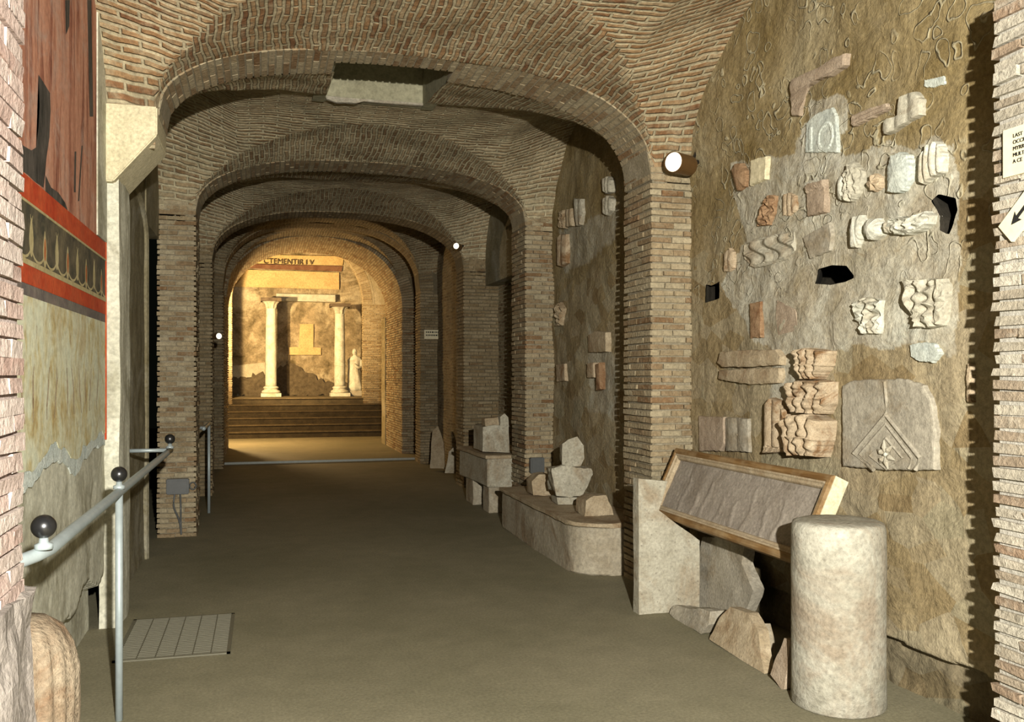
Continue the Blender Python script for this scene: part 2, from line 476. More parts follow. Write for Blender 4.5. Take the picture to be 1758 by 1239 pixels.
def prism(bm, poly3, dvec, shrink=1.0):
    """polygon (3-D points) extruded by dvec"""
    poly3 = [Vector(p) for p in poly3]
    c = sum(poly3, Vector()) / len(poly3)
    a = [bm.verts.new(p) for p in poly3]
    b = [bm.verts.new(c + (p - c) * shrink + Vector(dvec)) for p in poly3]
    bm.faces.new(a); bm.faces.new(list(reversed(b)))
    n = len(a)
    for i in range(n):
        bm.faces.new((a[i], b[i], b[(i + 1) % n], a[(i + 1) % n]))

def stone_prism(name, poly3, dvec, mat, amt=0.012, cuts=3, parent=None, shrink=0.97, freq=6.0):
    bm = bmesh.new()
    prism(bm, poly3, dvec, shrink)
    rough(bm, amt, freq, cuts, R_.uniform(0, 50))
    return from_bm(name, bm, mat, parent, None)

def box_obj(name, lo, hi, mat, parent=None, bev=0.0):
    bm = bmesh.new(); add_box(bm, lo, hi)
    if bev: bmesh.ops.bevel(bm, geom=bm.edges[:], offset=bev, segments=2, affect='EDGES')
    o = from_bm(name, bm, mat)
    if parent: adopt(o, parent)
    return o

# ------------------------------------------------------------------ bricks in relief
class Bricks:
    def __init__(s): s.v = []; s.f = []; s.t = []; s.m = []
    def hexa(s, pts, tone, m):
        b = len(s.v); s.v += pts
        for f in ((0, 1, 3, 2), (4, 6, 7, 5), (0, 4, 5, 1), (2, 3, 7, 6), (0, 2, 6, 4), (1, 5, 7, 3)):
            s.f.append([b + i for i in f]); s.t.append(tone); s.m.append(m)
    def box(s, lo, hi, tone, m, j=0.0):
        pts = []
        for x in (lo[0], hi[0]):
            for y in (lo[1], hi[1]):
                for z in (lo[2], hi[2]):
                    pts.append((x + R_.uniform(-j, j), y + R_.uniform(-j, j), z + R_.uniform(-j, j)))
        s.hexa(pts, tone, m)
    def pier(s, x0, x1, y0, y1, z0, z1, pitch=0.05, gap=0.013, out=0.012, jit=0.003, ins=0.016):
        s.box((x0 + ins, y0 + ins, z0), (x1 - ins, y1 - ins, z1), 0.5, 1)
        n = int((z1 - z0) / pitch)
        for i in range(n):
            za = z0 + i * pitch + R_.uniform(-.003, .003); zb = za + pitch - gap + R_.uniform(-.004, .003)
            zb = min(zb, z1)
            nx = max(1, round((x1 - x0) / 0.2)); ny = max(1, round((y1 - y0) / 0.25))
            def cuts(a, b, n_, sh):
                L = (b - a)
                c = [a] + sorted(a + L * (k + (0.5 if sh else 0.0) + R_.uniform(-.12, .12)) / n_ for k in range(0 if sh else 1, n_)) + [b]
                return [max(a, min(b, q)) for q in c]
            cx = cuts(x0, x1, nx, i % 2); cy = cuts(y0, y1, ny, i % 2)
            for a in range(len(cx) - 1):
                for b in range(len(cy) - 1):
                    if cx[a + 1] - cx[a] < .02 or cy[b + 1] - cy[b] < .02: continue
                    e = R_.uniform(0.002, out)
                    lx = cx[a] - (e if a == 0 else -0.004); hx = cx[a + 1] + (e if a == len(cx) - 2 else -0.004)
                    e = R_.uniform(0.002, out)
                    ly = cy[b] - (e if b == 0 else -0.004); hy = cy[b + 1] + (e if b == len(cy) - 2 else -0.004)
                    s.box((lx, ly, za), (hx, hy, zb), R_.random(), 0, jit)
    def shoulders(s, y0, y1, zl, zr, xo=3.15):
        # coursed brick carried up beside the springing of an arch
        for (a, b_, t) in ((0.10, 0.20, .34), (0.20, 0.36, .75)):
            s.pier(2.8 + a - .02, min(xo, 2.8 + b_), y0, y1, zr - .1, zr + t, out=0.008)
            s.pier(max(-0.98, -0.63 - b_), -0.63 - a + .02, y0, y1, zl - .1, zl + t, out=0.008)
    def build(s, name, mats, parent=None):
        return link_mesh(name, s.v, s.f, mats, parent, tones=s.t, midx=s.m)

XC = 1.085
HW = 1.715
def soff(X, H, zl, zr, n=2.5, a=HW, xc=XC):
    d = (X - xc) / a
    zs = zl if d < 0 else zr
    d = min(1.0, abs(d))
    return zs + (H - zs) * (1 - d ** n) ** (1 / n)

def arch(br, y0, y1, H, zl, zr, n=2.5, top=5.0, skip=None, pitch=0.05, a=HW, xc=XC, xl=-0.98, xr=3.15, out=0.010):
    """brick arch: voussoirs along the soffit over a mortar core, spandrel above up to 'top'"""
    # parametric curve, resampled by length
    pts = []
    M = 400
    for i in range(M + 1):
        t = PI * i / M
        c = -math.cos(t)
        X = xc + a * c
        pts.append((X, soff(X, H, zl, zr, n, a, xc)))
    # unify start/end
    L = [0]
    for i in range(M): L.append(L[-1] + math.hypot(pts[i + 1][0] - pts[i][0], pts[i + 1][1] - pts[i][1]))
    def at(s):
        s = max(0, min(L[-1], s))
        lo = 0
        import bisect
        lo = min(M - 1, max(0, bisect.bisect_right(L, s) - 1))
        k = (s - L[lo]) / max(1e-9, L[lo + 1] - L[lo])
        return (pts[lo][0] + (pts[lo + 1][0] - pts[lo][0]) * k, pts[lo][1] + (pts[lo + 1][1] - pts[lo][1]) * k)
    N = int(L[-1] / pitch)
    for i in range(N):
        s0 = L[-1] * i / N; s1 = s0 + L[-1] / N
        A = at(s0); B = at(s1)
        tx, tz = B[0] - A[0], B[1] - A[1]
        tl = math.hypot(tx, tz); tx /= tl; tz /= tl
        nx, nz = -tz, tx      # outward (up)
        mid = (A[0] + B[0]) / 2
        ye = y1; ya = y0
        if skip and skip[0] < mid < skip[1]:
            if skip[2] < y1: ye = skip[2]
        # core segment
        D = 0.3
        pc = []
        for (q) in (A, B):
            for yy in (ya + .005, ye - .005):
                for dd in (0.003, D):
                    pc.append((q[0] + nx * dd, yy, q[1] + nz * dd))
        br.hexa(pc, 0.5, 1)
        g = 0.012
        nb = max(1, round((ye - ya) / 0.26))
        sh = i % 2
        cy = [ya] + sorted(ya + (ye - ya) * (k + (0.5 if sh else 0) + R_.uniform(-.1, .1)) / nb for k in range(0 if sh else 1, nb)) + [ye]
        for b in range(len(cy) - 1):
            if cy[b + 1] - cy[b] < 0.02: continue
            e = R_.uniform(0.0, .005)
            la = cy[b] - (R_.uniform(0, .003) if b == 0 else -.004); lb = cy[b + 1] + (R_.uniform(0, out) if b == len(cy) - 2 else -.004)
            A2 = (A[0] + tx * g / 2, A[1] + tz * g / 2); B2 = (B[0] - tx * g / 2, B[1] - tz * g / 2)
            p = []
            for q in (A2, B2):
                for yy in (la, lb):
                    for dd in (-e, 0.24):
                        p.append((q[0] + nx * dd, yy, q[1] + nz * dd))
            br.hexa(p, R_.random(), 0)
    # spandrel fill: vertical strips from extrados to top
    S = 60
    for i in range(S):
        X0 = xl + (xr - xl) * i / S; X1 = xl + (xr - xl) * (i + 1) / S
        def zt(X):
            if X <= xc - a: return zl
            if X >= xc + a: return zr
            return soff(X, H, zl, zr, n, a, xc) + 0.10
        m_ = (X0 + X1) / 2
        ye = y1 - 0.01
        if skip and skip[0] - .03 < m_ < skip[1] + .03: ye = min(ye, skip[2] - .02)
        za, zb = zt(X0), zt(X1)
        p = []
        for X, z in ((X0, za), (X1, zb)):
            for yy in (y0 + .01, ye):
                for zz in (z, top):
                    p.append((X, yy, zz))
        br.hexa(p, 0.5, 1)

TOP = 5.0
# piers + arches.  y0,y1, apex, left spring, right spring
XL, XR = -0.63, 2.80
XLo, XRo = -0.98, 3.15

b = Bricks()
b.pier(XLo, XL, 2.2, 2.73, 0.0, 3.3, out=0.007, jit=0.004, gap=0.007, ins=0.008)
struct(b.build('wall_pier_near_left', [BR_P, MORT_P]))
b = Bricks()
b.pier(XR, XRo, 2.35, 2.92, 0.0, 3.1, out=0.018, jit=0.005, gap=0.015, ins=0.006)
BR_G = mat_brick_geo('brick_grey_tan', [(0.0, (0.27, 0.19, 0.13)), (0.15, (0.31, 0.25, 0.185)), (0.5, (0.38, 0.34, 0.27)), (1.0, (0.48, 0.45, 0.38))])
struct(b.build('wall_pier_near_right', [BR_G, mat_stone('mortar_grey', (0.34, 0.32, 0.26), (0.48, 0.45, 0.38), scale=8, bstr=0.9)]))

HOLE = (0.52, 1.36, 6.45, 7.8)
b = Bricks()
b.pier(XR, XRo, 6.2, 6.7, 0.0, 3.06, out=0.012)
arch(b, 6.2, 6.7, 3.82, 3.27, 3.06, skip=HOLE)
# left abutment above the corbel, coursed
n_ = 0
b.pier(XLo, XL - .03, 6.2, 6.7, 3.31, 4.6, out=0.010)
b.pier(XR + .12, XRo, 6.2, 6.7, 3.0, 3.5, out=0.010)
b.pier(XR + .2, XRo, 6.2, 6.7, 3.4, 3.9, out=0.010)
struct(b.build('trim_1', [BR_A, MORT]))

b = Bricks()
b.pier(XR, XRo, 9.52, 10.05, 0.0, 3.3, out=0.012)
b.pier(XLo, XL, 9.52, 10.05, 0.0, 3.2, out=0.012)
arch(b, 9.52, 10.05, 3.84, 3.2, 3.25)
b.shoulders(9.52, 10.05, 3.2, 3.25)
struct(b.build('trim_2', [BR_A, MORT]))
b = Bricks()
b.pier(XR, XRo + .25, 12.65, 13.15, 0.0, 3.1, out=0.012)
b.pier(XLo, XL, 12.65, 13.15, 0.0, 3.1, out=0.012)
arch(b, 12.65, 13.15, 3.86, 3.1, 3.1)
b.shoulders(12.65, 13.15, 3.1, 3.1)
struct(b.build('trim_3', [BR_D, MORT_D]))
b = Bricks()
b.pier(XR, XRo, 16.3, 16.8, 0.0, 3.1, out=0.012)
b.pier(XLo, XL, 16.3, 16.8, 0.0, 3.1, out=0.012)
arch(b, 16.3, 16.8, 4.3, 3.1, 3.1)
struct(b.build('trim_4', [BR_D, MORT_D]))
b = Bricks()
b.pier(XR, 3.7, 18.5, 21.0, 0.0, 3.0, out=0.012)
b.pier(-1.5, XL - .07, 18.5, 21.0, 0.0, 3.0, out=0.012)
arch(b, 18.5, 21.0, 4.4, 3.0, 3.0, n=2.2, top=6.4, a=1.75, xc=1.05, xl=-1.5, xr=3.7)
struct(b.build('trim_5', [BR_A, MORT_D]))
b = Bricks()
b.pier(2.75, 3.7, 25.3, 25.7, 0.7, 3.6, out=0.01)
b.pier(-1.5, -0.75, 25.3, 25.7, 0.7, 3.6, out=0.01)
arch(b, 25.3, 25.7, 5.4, 3.6, 3.6, n=2.0, top=6.4, a=1.75, xc=1.0, xl=-1.5, xr=3.7)
struct(b.build('trim_6', [BR_D, MORT]))

# ------------------------------------------------------------------ vaults
def vault(name, y0, y1, A0, A1, dome, lat0, latH, mat, hole=None, k=0.45, a=1.73, n=2.5):
    xs = sorted(set([round(XC + 2.07 * -math.cos(PI * i / 110), 5) for i in range(111)] + ([hole[0], hole[1]] if hole else [])))
    yc = (y0 + y1) / 2; hy = (y1 - y0) / 2
    ys = sorted(set([round(yc - hy * math.cos(PI * i / 90), 5) for i in range(91)] + ([hole[3]] if hole else [])))
    def zm(X, Y):
        d = abs(X - XC) / a
        if d >= 1: return -9
        t = max(0.0, min(1.0, (Y - y0) / (y1 - y0)))
        H, zl, zr = [p + (q - p) * t for p, q in zip(A0, A1)]
        return soff(X, H + dome * (1 - ((Y - yc) / hy) ** 2), zl, zr, n, a)
    def zlat(X, Y):
        d = min(1.0, abs((Y - yc) / hy))
        return lat0 + (latH - lat0 + k * max(0.0, abs(X - XC) - 1.3)) * math.sqrt(max(0.0, 1 - d * d))
    def arc(vals, f):
        out = [0.0]
        for i in range(len(vals) - 1):
            out.append(out[-1] + math.hypot(vals[i + 1] - vals[i], f(vals[i + 1]) - f(vals[i])))
        return out
    ax = arc(xs, lambda X: max(3.0, zm(X, y0))); ay = arc(ys, lambda Y: zlat(XC, Y))
    verts = []
    for Y in ys:
        for X in xs:
            z = max(zm(X, Y), zlat(X, Y))
            z += noise.noise(Vector((X * 2.5, Y * 2.5, 0))) * 0.018 + noise.noise(Vector((X * 9, Y * 9, 3))) * 0.005
            verts.append((X, Y, z))
    faces, uvs = [], []
    nx = len(xs)
    for j in range(len(ys) - 1):
        for i in range(nx - 1):
            X = (xs[i] + xs[i + 1]) / 2; Y = (ys[j] + ys[j + 1]) / 2
            if hole and hole[0] < X < hole[1] and Y < hole[3]: continue
            faces.append((j * nx + i, (j + 1) * nx + i, (j + 1) * nx + i + 1, j * nx + i + 1))
            q = ((i, j), (i, j + 1), (i + 1, j + 1), (i + 1, j))
            if zm(X, Y) >= zlat(X, Y):
                uvs += [(ys[jj], ax[ii]) for ii, jj in q]
            else:
                uvs += [(xs[ii] + 7.3, ay[jj]) for ii, jj in q]
    return struct(link_mesh(name, verts, faces, mat, uvs=uvs, smooth=True))

vault('ceiling', 2.8, 6.21, (3.84, 3.25, 3.06), (3.82, 3.27, 3.06), 0.03, 3.06, 3.86, VB0)
vault('ceiling', 6.69, 9.53, (3.82, 3.27, 3.06), (3.84, 3.2, 3.25), 0.12, 3.2, 3.97, VB1, HOLE)
vault('ceiling', 10.04, 12.66, (3.84, 3.2, 3.25), (3.86, 3.1, 3.1), 0.12, 3.15, 3.98, VB1)
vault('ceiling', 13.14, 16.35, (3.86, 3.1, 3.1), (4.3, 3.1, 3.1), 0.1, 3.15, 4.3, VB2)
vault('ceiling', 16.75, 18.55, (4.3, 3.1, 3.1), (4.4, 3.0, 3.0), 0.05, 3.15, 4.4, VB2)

# light shaft opened through the second vault
bm = bmesh.new()
x0, x1, y0, y1 = HOLE; zt = 4.95
def wallq(p, q, zb0, zb1, th):
    pass
add_box(bm, (x0 - .1, y1, 3.96), (x1 + .1, y1 + .1, zt))
for xa in (x0 - .1, x1):
    prism(bm, [(xa, y0, 3.83), (xa, y1 + .1, 3.95), (xa, y1 + .1, zt), (xa, y0, zt)], (.1, 0, 0), 1.0)
add_box(bm, (x0 - .1, y0 - .1, 3.87), (x1 + .1, y0, zt))
add_box(bm, (x0 - .1, y0 - .1, zt), (x1 + .1, y1 + .1, zt + .08))
struct(from_bm('ceiling_shaft', bm, SHAFT))
bm = bmesh.new()
pts = [(x0 + .01, y1, 3.94), (x0 + .1, y1, 3.915), (x0 + .25, y1, 3.925), (x0 + .33, y1, 3.945), (x1 - .01, y1, 3.945), (x1 - .01, y1, 3.965), (x0 + .01, y1, 3.965)]
prism(bm, pts, (0, -0.035, 0))
rough(bm, 0.008, 12, 2)
tag(from_bm('marble_sill', bm, MARB_G), 'thin broken pale stone lip along the far lower edge of the ceiling light shaft', 'stone sill')

# ------------------------------------------------------------------ floor
bm = bmesh.new()
add_box(bm, (-4.0, -1.0, -0.15), (5.0, 29.5, 0.0))
struct(from_bm('floor', bm, FLOOR))

# ------------------------------------------------------------------ heightfield walls
def inpoly(y, z, poly):
    c = False; n = len(poly); j = n - 1
    for i in range(n):
        a, b_ = poly[i], poly[j]
        if (a[1] > z) != (b_[1] > z) and y < (b_[0] - a[0]) * (z - a[1]) / (b_[1] - a[1]) + a[0]: c = not c
        j = i
    return c
WX = 3.12
def wpoly(pp, X=WX):
    out = []
    for (px, py) in pp:
        q = P(px, py, X=X); out.append((q.y, q.z))
    return out
HOLES = [wpoly([(1400, 487), (1407, 462), (1430, 455), (1452, 456), (1467, 476), (1450, 484), (1428, 489)]),
         wpoly([(1600, 345), (1612, 333), (1640, 340), (1643, 360), (1636, 382), (1628, 403), (1612, 395), (1612, 370)]),
         wpoly([(1211, 520), (1212, 488), (1222, 490), (1237, 483), (1235, 512)])]
PALE = [(wpoly([(1358, 280), (1362, 240), (1384, 210), (1386, 175), (1430, 152), (1456, 172), (1455, 215), (1448, 240), (1458, 275), (1455, 300), (1360, 300)]), 1.0),
        (wpoly([(1250, 285), (1350, 268), (1640, 240), (1650, 300), (1660, 420), (1640, 600), (1480, 600), (1300, 600), (1240, 480), (1280, 420)]), 0.8),
        (wpoly([(1320, 680), (1330, 590), (1360, 560), (1400, 590), (1375, 650), (1372, 720), (1320, 780)]), 0.9),
        (wpoly([(1380, 540), (1500, 470), (1480, 580), (1380, 600)]), 0.7),
        (wpoly([(1525, 340), (1530, 255), (1545, 258), (1540, 345)]), 1.0),
        (wpoly([(1460, 430), (1456, 365), (1480, 360), (1475, 430)]), 1.0),
        (wpoly([(1385, 375), (1385, 320), (1400, 318), (1400, 375)]), 1.0),
        (wpoly([(960, 400), (1060, 350), (1060, 420), (965, 470)]), 0.6),
        (wpoly([(1010, 700), (1012, 560), (1040, 600), (1060, 620), (1060, 720)]), 0.6)]
def sstep(a, b_, x):
    t = max(0.0, min(1.0, (x - a) / (b_ - a))); return t * t * (3 - 2 * t)
def wall_right(name, ya, yb, step):
    ny = int((yb - ya) / step); nz = int(4.9 / step)
    cut = set(); verts = []; A = {'pale': [], 'rings': [], 'dark': [], 'blocky': []}
    for j in range(nz + 1):
        for i in range(ny + 1):
            z = j * 4.9 / nz
            y = ya + (yb - ya) * i / ny
            p = Vector((0, y, z))
            q = Vector((y * 3, z * 3, 1)); 
            wy = y + noise.noise(q) * 0.09 + noise.noise(q * 4) * 0.03; wz = z + noise.noise(q + Vector((9, 9, 9))) * 0.09 + noise.noise(q * 4 + Vector((5, 0, 0))) * .03
            h = noise.noise(p * 1.3) * 0.03 + noise.noise(p * 5) * 0.013 + noise.noise(p * 16) * 0.005
            pale = 0.0
            for pl, w in PALE:
                if inpoly(wy, wz, pl): pale = max(pale, w)
            dark = 0.0
            for hl in HOLES:
                if abs(y - hl[0][0]) > .4 or abs(z - hl[0][1]) > .4: continue
                best = 9
                for k_ in range(len(hl)):
                    a_, b_ = Vector(hl[k_]), Vector(hl[(k_ + 1) % len(hl)])
                    t_ = max(0, min(1, (Vector((y, z)) - a_).dot(b_ - a_) / (b_ - a_).length_squared))
                    c_ = a_ + (b_ - a_) * t_
                    d_ = (Vector((y, z)) - c_).length
                    if d_ < best: best, near_ = d_, c_
                if best < .0085: cut.add(len(verts)); y, z = near_.x, near_.y
                elif inpoly(y, z, hl): cut.add(len(verts))
            # rubble course at the foot of the wall, set back below the plaster
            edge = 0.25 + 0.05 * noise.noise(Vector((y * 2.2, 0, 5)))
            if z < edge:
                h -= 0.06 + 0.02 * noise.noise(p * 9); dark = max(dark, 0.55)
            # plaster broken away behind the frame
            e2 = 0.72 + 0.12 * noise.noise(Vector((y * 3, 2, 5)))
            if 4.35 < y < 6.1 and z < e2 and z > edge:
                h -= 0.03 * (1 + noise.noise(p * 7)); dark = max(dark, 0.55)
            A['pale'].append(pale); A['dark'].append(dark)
            A['rings'].append(sstep(2.0, 2.5, z + 0.4 * noise.noise(p)) * (1.0 if y > 3.6 else 0.8) if y < 6.3 else 0.25)
            A['blocky'].append(1 - sstep(2.3, 2.9, z))
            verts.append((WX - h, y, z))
    faces = [(j * (ny + 1) + i, j * (ny + 1) + i + 1, (j + 1) * (ny + 1) + i + 1, (j + 1) * (ny + 1) + i) for j in range(nz) for i in range(ny)]
    faces = [f for f in faces if not all(k in cut for k in f)]
    return struct(link_mesh(name, verts, faces, RUB, smooth=True, vattr=A))
HOLLOW_SHADE = mat_stone('shaded_hollow', (0.02, 0.018, 0.012), (0.05, 0.042, 0.03), scale=9)  # near-black colour paints in the shade inside the wall hollows
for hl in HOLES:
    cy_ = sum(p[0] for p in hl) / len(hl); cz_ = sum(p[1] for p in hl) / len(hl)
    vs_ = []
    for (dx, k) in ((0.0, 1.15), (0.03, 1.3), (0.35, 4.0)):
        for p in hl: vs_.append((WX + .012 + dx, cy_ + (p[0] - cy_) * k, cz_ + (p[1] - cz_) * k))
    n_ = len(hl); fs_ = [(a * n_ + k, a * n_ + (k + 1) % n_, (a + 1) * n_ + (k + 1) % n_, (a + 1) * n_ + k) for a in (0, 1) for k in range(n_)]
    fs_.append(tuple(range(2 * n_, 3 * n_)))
    struct(link_mesh('wall_right_hollow', vs_, fs_, HOLLOW_SHADE))
wall_right('wall_right', 2.6, 6.3, 0.012)
wall_right('wall_right', 6.6, 9.6, 0.03)

def wall_grid(name, X, ya, yb, za, zb, step, mat, sgn=1, amp=0.02, uv=True):
    ny = max(1, int((yb - ya) / step)); nz = max(1, int((zb - za) / step))
    verts = []; 
    for j in range(nz + 1):
        z = za + j * (zb - za) / nz
        for i in range(ny + 1):
            y = ya + (yb - ya) * i / ny
            p = Vector((X, y, z))
            h = noise.noise(p * 1.3) * amp + noise.noise(p * 5) * amp * .6 + noise.noise(p * 15) * amp * .25
            verts.append((X + sgn * h, y, z))
    faces = []; uvs = []
    for j in range(nz):
        for i in range(ny):
            q = (j * (ny + 1) + i, j * (ny + 1) + i + 1, (j + 1) * (ny + 1) + i + 1, (j + 1) * (ny + 1) + i)
            faces.append(q); uvs += [(verts[k][1], verts[k][2]) for k in q]
    return struct(link_mesh(name, verts, faces, mat, smooth=True, uvs=uvs))
# bay 3 (right): niche with a lintel
wall_grid('wall_right', 3.32, 9.9, 12.8, 0, 3.2, 0.06, VB1)
bm = bmesh.new(); add_box(bm, (WX, 9.95, 2.9), (3.4, 12.75, 4.9))
struct(from_bm('wall_right', bm, PLAST))
wall_grid('wall_right', WX, 13.0, 16.5, 0, 4.9, 0.06, VB2)
wall_grid('wall_right', WX, 16.7, 18.6, 0, 4.9, 0.06, VB2)
# left side
def lower_left():
    # wall_left of the fresco bay: smooth above, lumpy render below the fresco
    ya, yb = 2.6, 6.2; step = 0.02
    ny = int((yb - ya) / step); nz = int(4.7 / step); verts = []
    for j in range(nz + 1):
        z = 4.7 * j / nz
        for i in range(ny + 1):
            y = ya + (yb - ya) * i / ny
            p = Vector((2, y, z))
            w = 1 - sstep(1.15, 1.35, z)
            h = (noise.noise(p * 1.1) * 0.014 + noise.noise(p * 5) * 0.005 + noise.noise(p * 14) * 0.0025) * w
            edge = 0.36 + 0.10 * noise.noise(Vector((y * 2.4, 7, 1)))
            if z < edge: h -= 0.09
            verts.append((-0.955 + h, y, z))
    faces = [(j * (ny + 1) + i, (j + 1) * (ny + 1) + i, (j + 1) * (ny + 1) + i + 1, j * (ny + 1) + i + 1) for j in range(nz) for i in range(ny)]
    struct(link_mesh('wall_left', verts, faces, GREYPL, smooth=True))
lower_left()
wall_grid('wall_left', -0.98, 6.25, 8.5, 0, 4.9, 0.04, PLAST, amp=0.012)
bm = bmesh.new(); add_box(bm, (-1.35, 8.48, 0), (-0.98, 8.52, 4.9)); add_box(bm, (-1.3, 8.5, 2.95), (-0.97, 9.54, 4.9))
struct(from_bm('wall_left', bm, PLAST))
struct(box_obj('wall_left_light_stop', (-2.6, 6.5, 0), (-2.5, 13.0, 4.9), PLAST))  # unseen outer wall, added to keep world light out of the side passage
# lit plaster pilaster under the corbel
bm = bmesh.new(); prism(bm, [(-0.99, 6.2, 0), (-0.865, 6.2, 0), (-0.865, 6.2, 2.9), (-0.99, 6.2, 2.9)], (0, 0.45, 0), 1.0)
rough(bm, 0.012, 4, 4)
struct(from_bm('wall_left_pilaster', bm, GREYPL, smooth=False))
wall_grid('wall_left', -0.98, 9.9, 12.75, 0, 4.9, 0.08, VB2)
wall_grid('wall_left', -0.98, 13.0, 18.6, 0, 4.9, 0.08, VB2)

# rough cement foot of the near left pier
bm = bmesh.new(); add_box(bm, (-1.0, 2.1, 0), (-0.605, 2.78, 1.02)); rough(bm, 0.03, 5, 4)
struct(from_bm('wall_pier_foot', bm, mat_stone('cement_foot', (0.25, 0.22, 0.19), (0.36, 0.32, 0.28), scale=5, bstr=1.0)))

# arched wall recess seen in the left wall of the second bay (rib)
bm = bmesh.new()
pth = []
for i in range(25):
    t = PI * i / 24
    pth.append((-0.975, 7.75 - 0.72 * math.cos(t), 2.75 + 0.35 * math.sin(t)))
pth = [(-0.975, 7.03, 0.0)] + pth + [(-0.975, 8.47, 0.0)]
tube(bm, pth, 0.03, 6)
struct(from_bm('wall_left_recess_rib', bm, PLAST))

# ------------------------------------------------------------------ far chamber
wall_grid('wall_left', -1.3, 20.9, 28.4, 0, 6.4, 0.12, CHB, amp=0.04)
wall_grid('wall_right', 3.5, 20.9, 28.4, 0, 6.4, 0.12, VB1, amp=0.03)
struct(box_obj('ceiling_chamber', (-1.5, 20.9, 6.3), (3.7, 28.5, 6.4), VB2))
def back_wall():
    ys = 28.3; verts = []; nx, nz = 120, 140
    for j in range(nz + 1):
        z = 6.3 * j / nz
        for i in range(nx + 1):
            x = -1.4 + 5.0 * i / nx
            p = Vector((x, 4, z))
            h = noise.noise(p * 1.5) * 0.06 + noise.noise(p * 5) * 0.03 + noise.noise(p * 12) * .015
            verts.append((x, ys - h, z))
    faces = [(j * (nx + 1) + i, j * (nx + 1) + i + 1, (j + 1) * (nx + 1) + i + 1, (j + 1) * (nx + 1) + i) for j in range(nz) for i in range(nx)]
    return struct(link_mesh('wall_back', verts, faces, CHB, smooth=True))
wb = back_wall()
def bpatch(name, pp, mat, d=0.05, Y=28.25, amt=0.008, jag=0.0):
    if jag:
        out = []
        for i, a in enumerate(pp):
            c = pp[(i + 1) % len(pp)]; n = max(1, int(math.hypot(c[0] - a[0], c[1] - a[1]) / 5))
            for k in range(n): out.append((a[0] + (c[0] - a[0]) * k / n + R_.uniform(-jag, jag) * .5, a[1] + (c[1] - a[1]) * k / n + R_.uniform(-jag, jag)))
        pp = out
    o = stone_prism(name, [P(a, c, Y=Y) for a, c in pp], (0, d, 0), mat, amt, 2, None, 1.0, 3)
    o.location = (0, -0.04, 0)
    o.parent = wb
    return o
bpatch('yellow_plaster_field', [(392, 462), (582, 468), (582, 497), (388, 492)], YEL)
bpatch('frieze', [(440, 437), (590, 440), (588, 456), (432, 452)], YEL)
bpatch('red_plaster_strip', [(425, 453), (588, 457), (586, 466), (415, 460)], mat_stone('red_brown_plaster', (0.16, 0.07, 0.04), (0.26, 0.14, 0.08), scale=5))
bpatch('yellow_plaster_upright', [(515, 556), (538, 556), (538, 596), (551, 597), (551, 609), (496, 609), (496, 596), (513, 595)], YEL)
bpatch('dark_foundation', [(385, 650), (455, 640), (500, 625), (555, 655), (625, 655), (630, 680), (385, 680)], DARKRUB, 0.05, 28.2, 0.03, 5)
bpatch('pale_plaster_field', [(396, 628), (455, 622), (455, 645), (396, 650)], mat_stone('pale_render', (0.42, 0.38, 0.27), (0.58, 0.52, 0.38), scale=4))
o = box_obj('stone_lintel', P(474, 516, Y=28.0), P(576, 506, Y=28.0) + Vector((0, 0.3, 0)), MARB_W, None, 0.01)
tag(o, 'long pale stone lintel set in the far wall above and between the two columns', 'lintel')

def text_mesh(name, s, size, mat, parent, loc, rot, ext=0.003, align='LEFT'):
    cu = bpy.data.curves.new(name, 'FONT'); cu.body = s; cu.size = size; cu.extrude = ext; cu.align_x = align
    t = bpy.data.objects.new(name, cu); COL.objects.link(t)
    dg = bpy.context.evaluated_depsgraph_get()
    me = bpy.data.meshes.new_from_object(t.evaluated_get(dg))
    bpy.data.objects.remove(t); bpy.data.curves.remove(cu)
    me.materials.clear(); me.materials.append(mat)
    o = bpy.data.objects.new(name, me); COL.objects.link(o)
    o.location = loc; o.rotation_euler = rot
    if parent: adopt(o, parent)
    return o
q = P(452, 452, Y=28.14)
o = text_mesh('frieze_letters', 'CTEMENTIR I V', 0.22, DARKRUB, None, q, (PI / 2, 0, 0), 0.01)
o.parent = wb

# platform and steps
st = thing('staircase', 'wide flight of worn stone steps climbing to the two columns', 'stairs', (1.1, 24.0, 0))
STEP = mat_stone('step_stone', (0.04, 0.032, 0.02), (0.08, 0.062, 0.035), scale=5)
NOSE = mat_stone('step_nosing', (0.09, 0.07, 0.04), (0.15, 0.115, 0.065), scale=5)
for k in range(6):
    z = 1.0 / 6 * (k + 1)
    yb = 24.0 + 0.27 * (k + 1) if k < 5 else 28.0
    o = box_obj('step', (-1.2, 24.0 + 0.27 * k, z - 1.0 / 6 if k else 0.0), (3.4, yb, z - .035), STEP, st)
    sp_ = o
    o = box_obj('tread', (-1.2, 23.97 + 0.27 * k, z - .035), (3.4, yb if k == 5 else yb + .0, z), NOSE, sp_, 0.006)

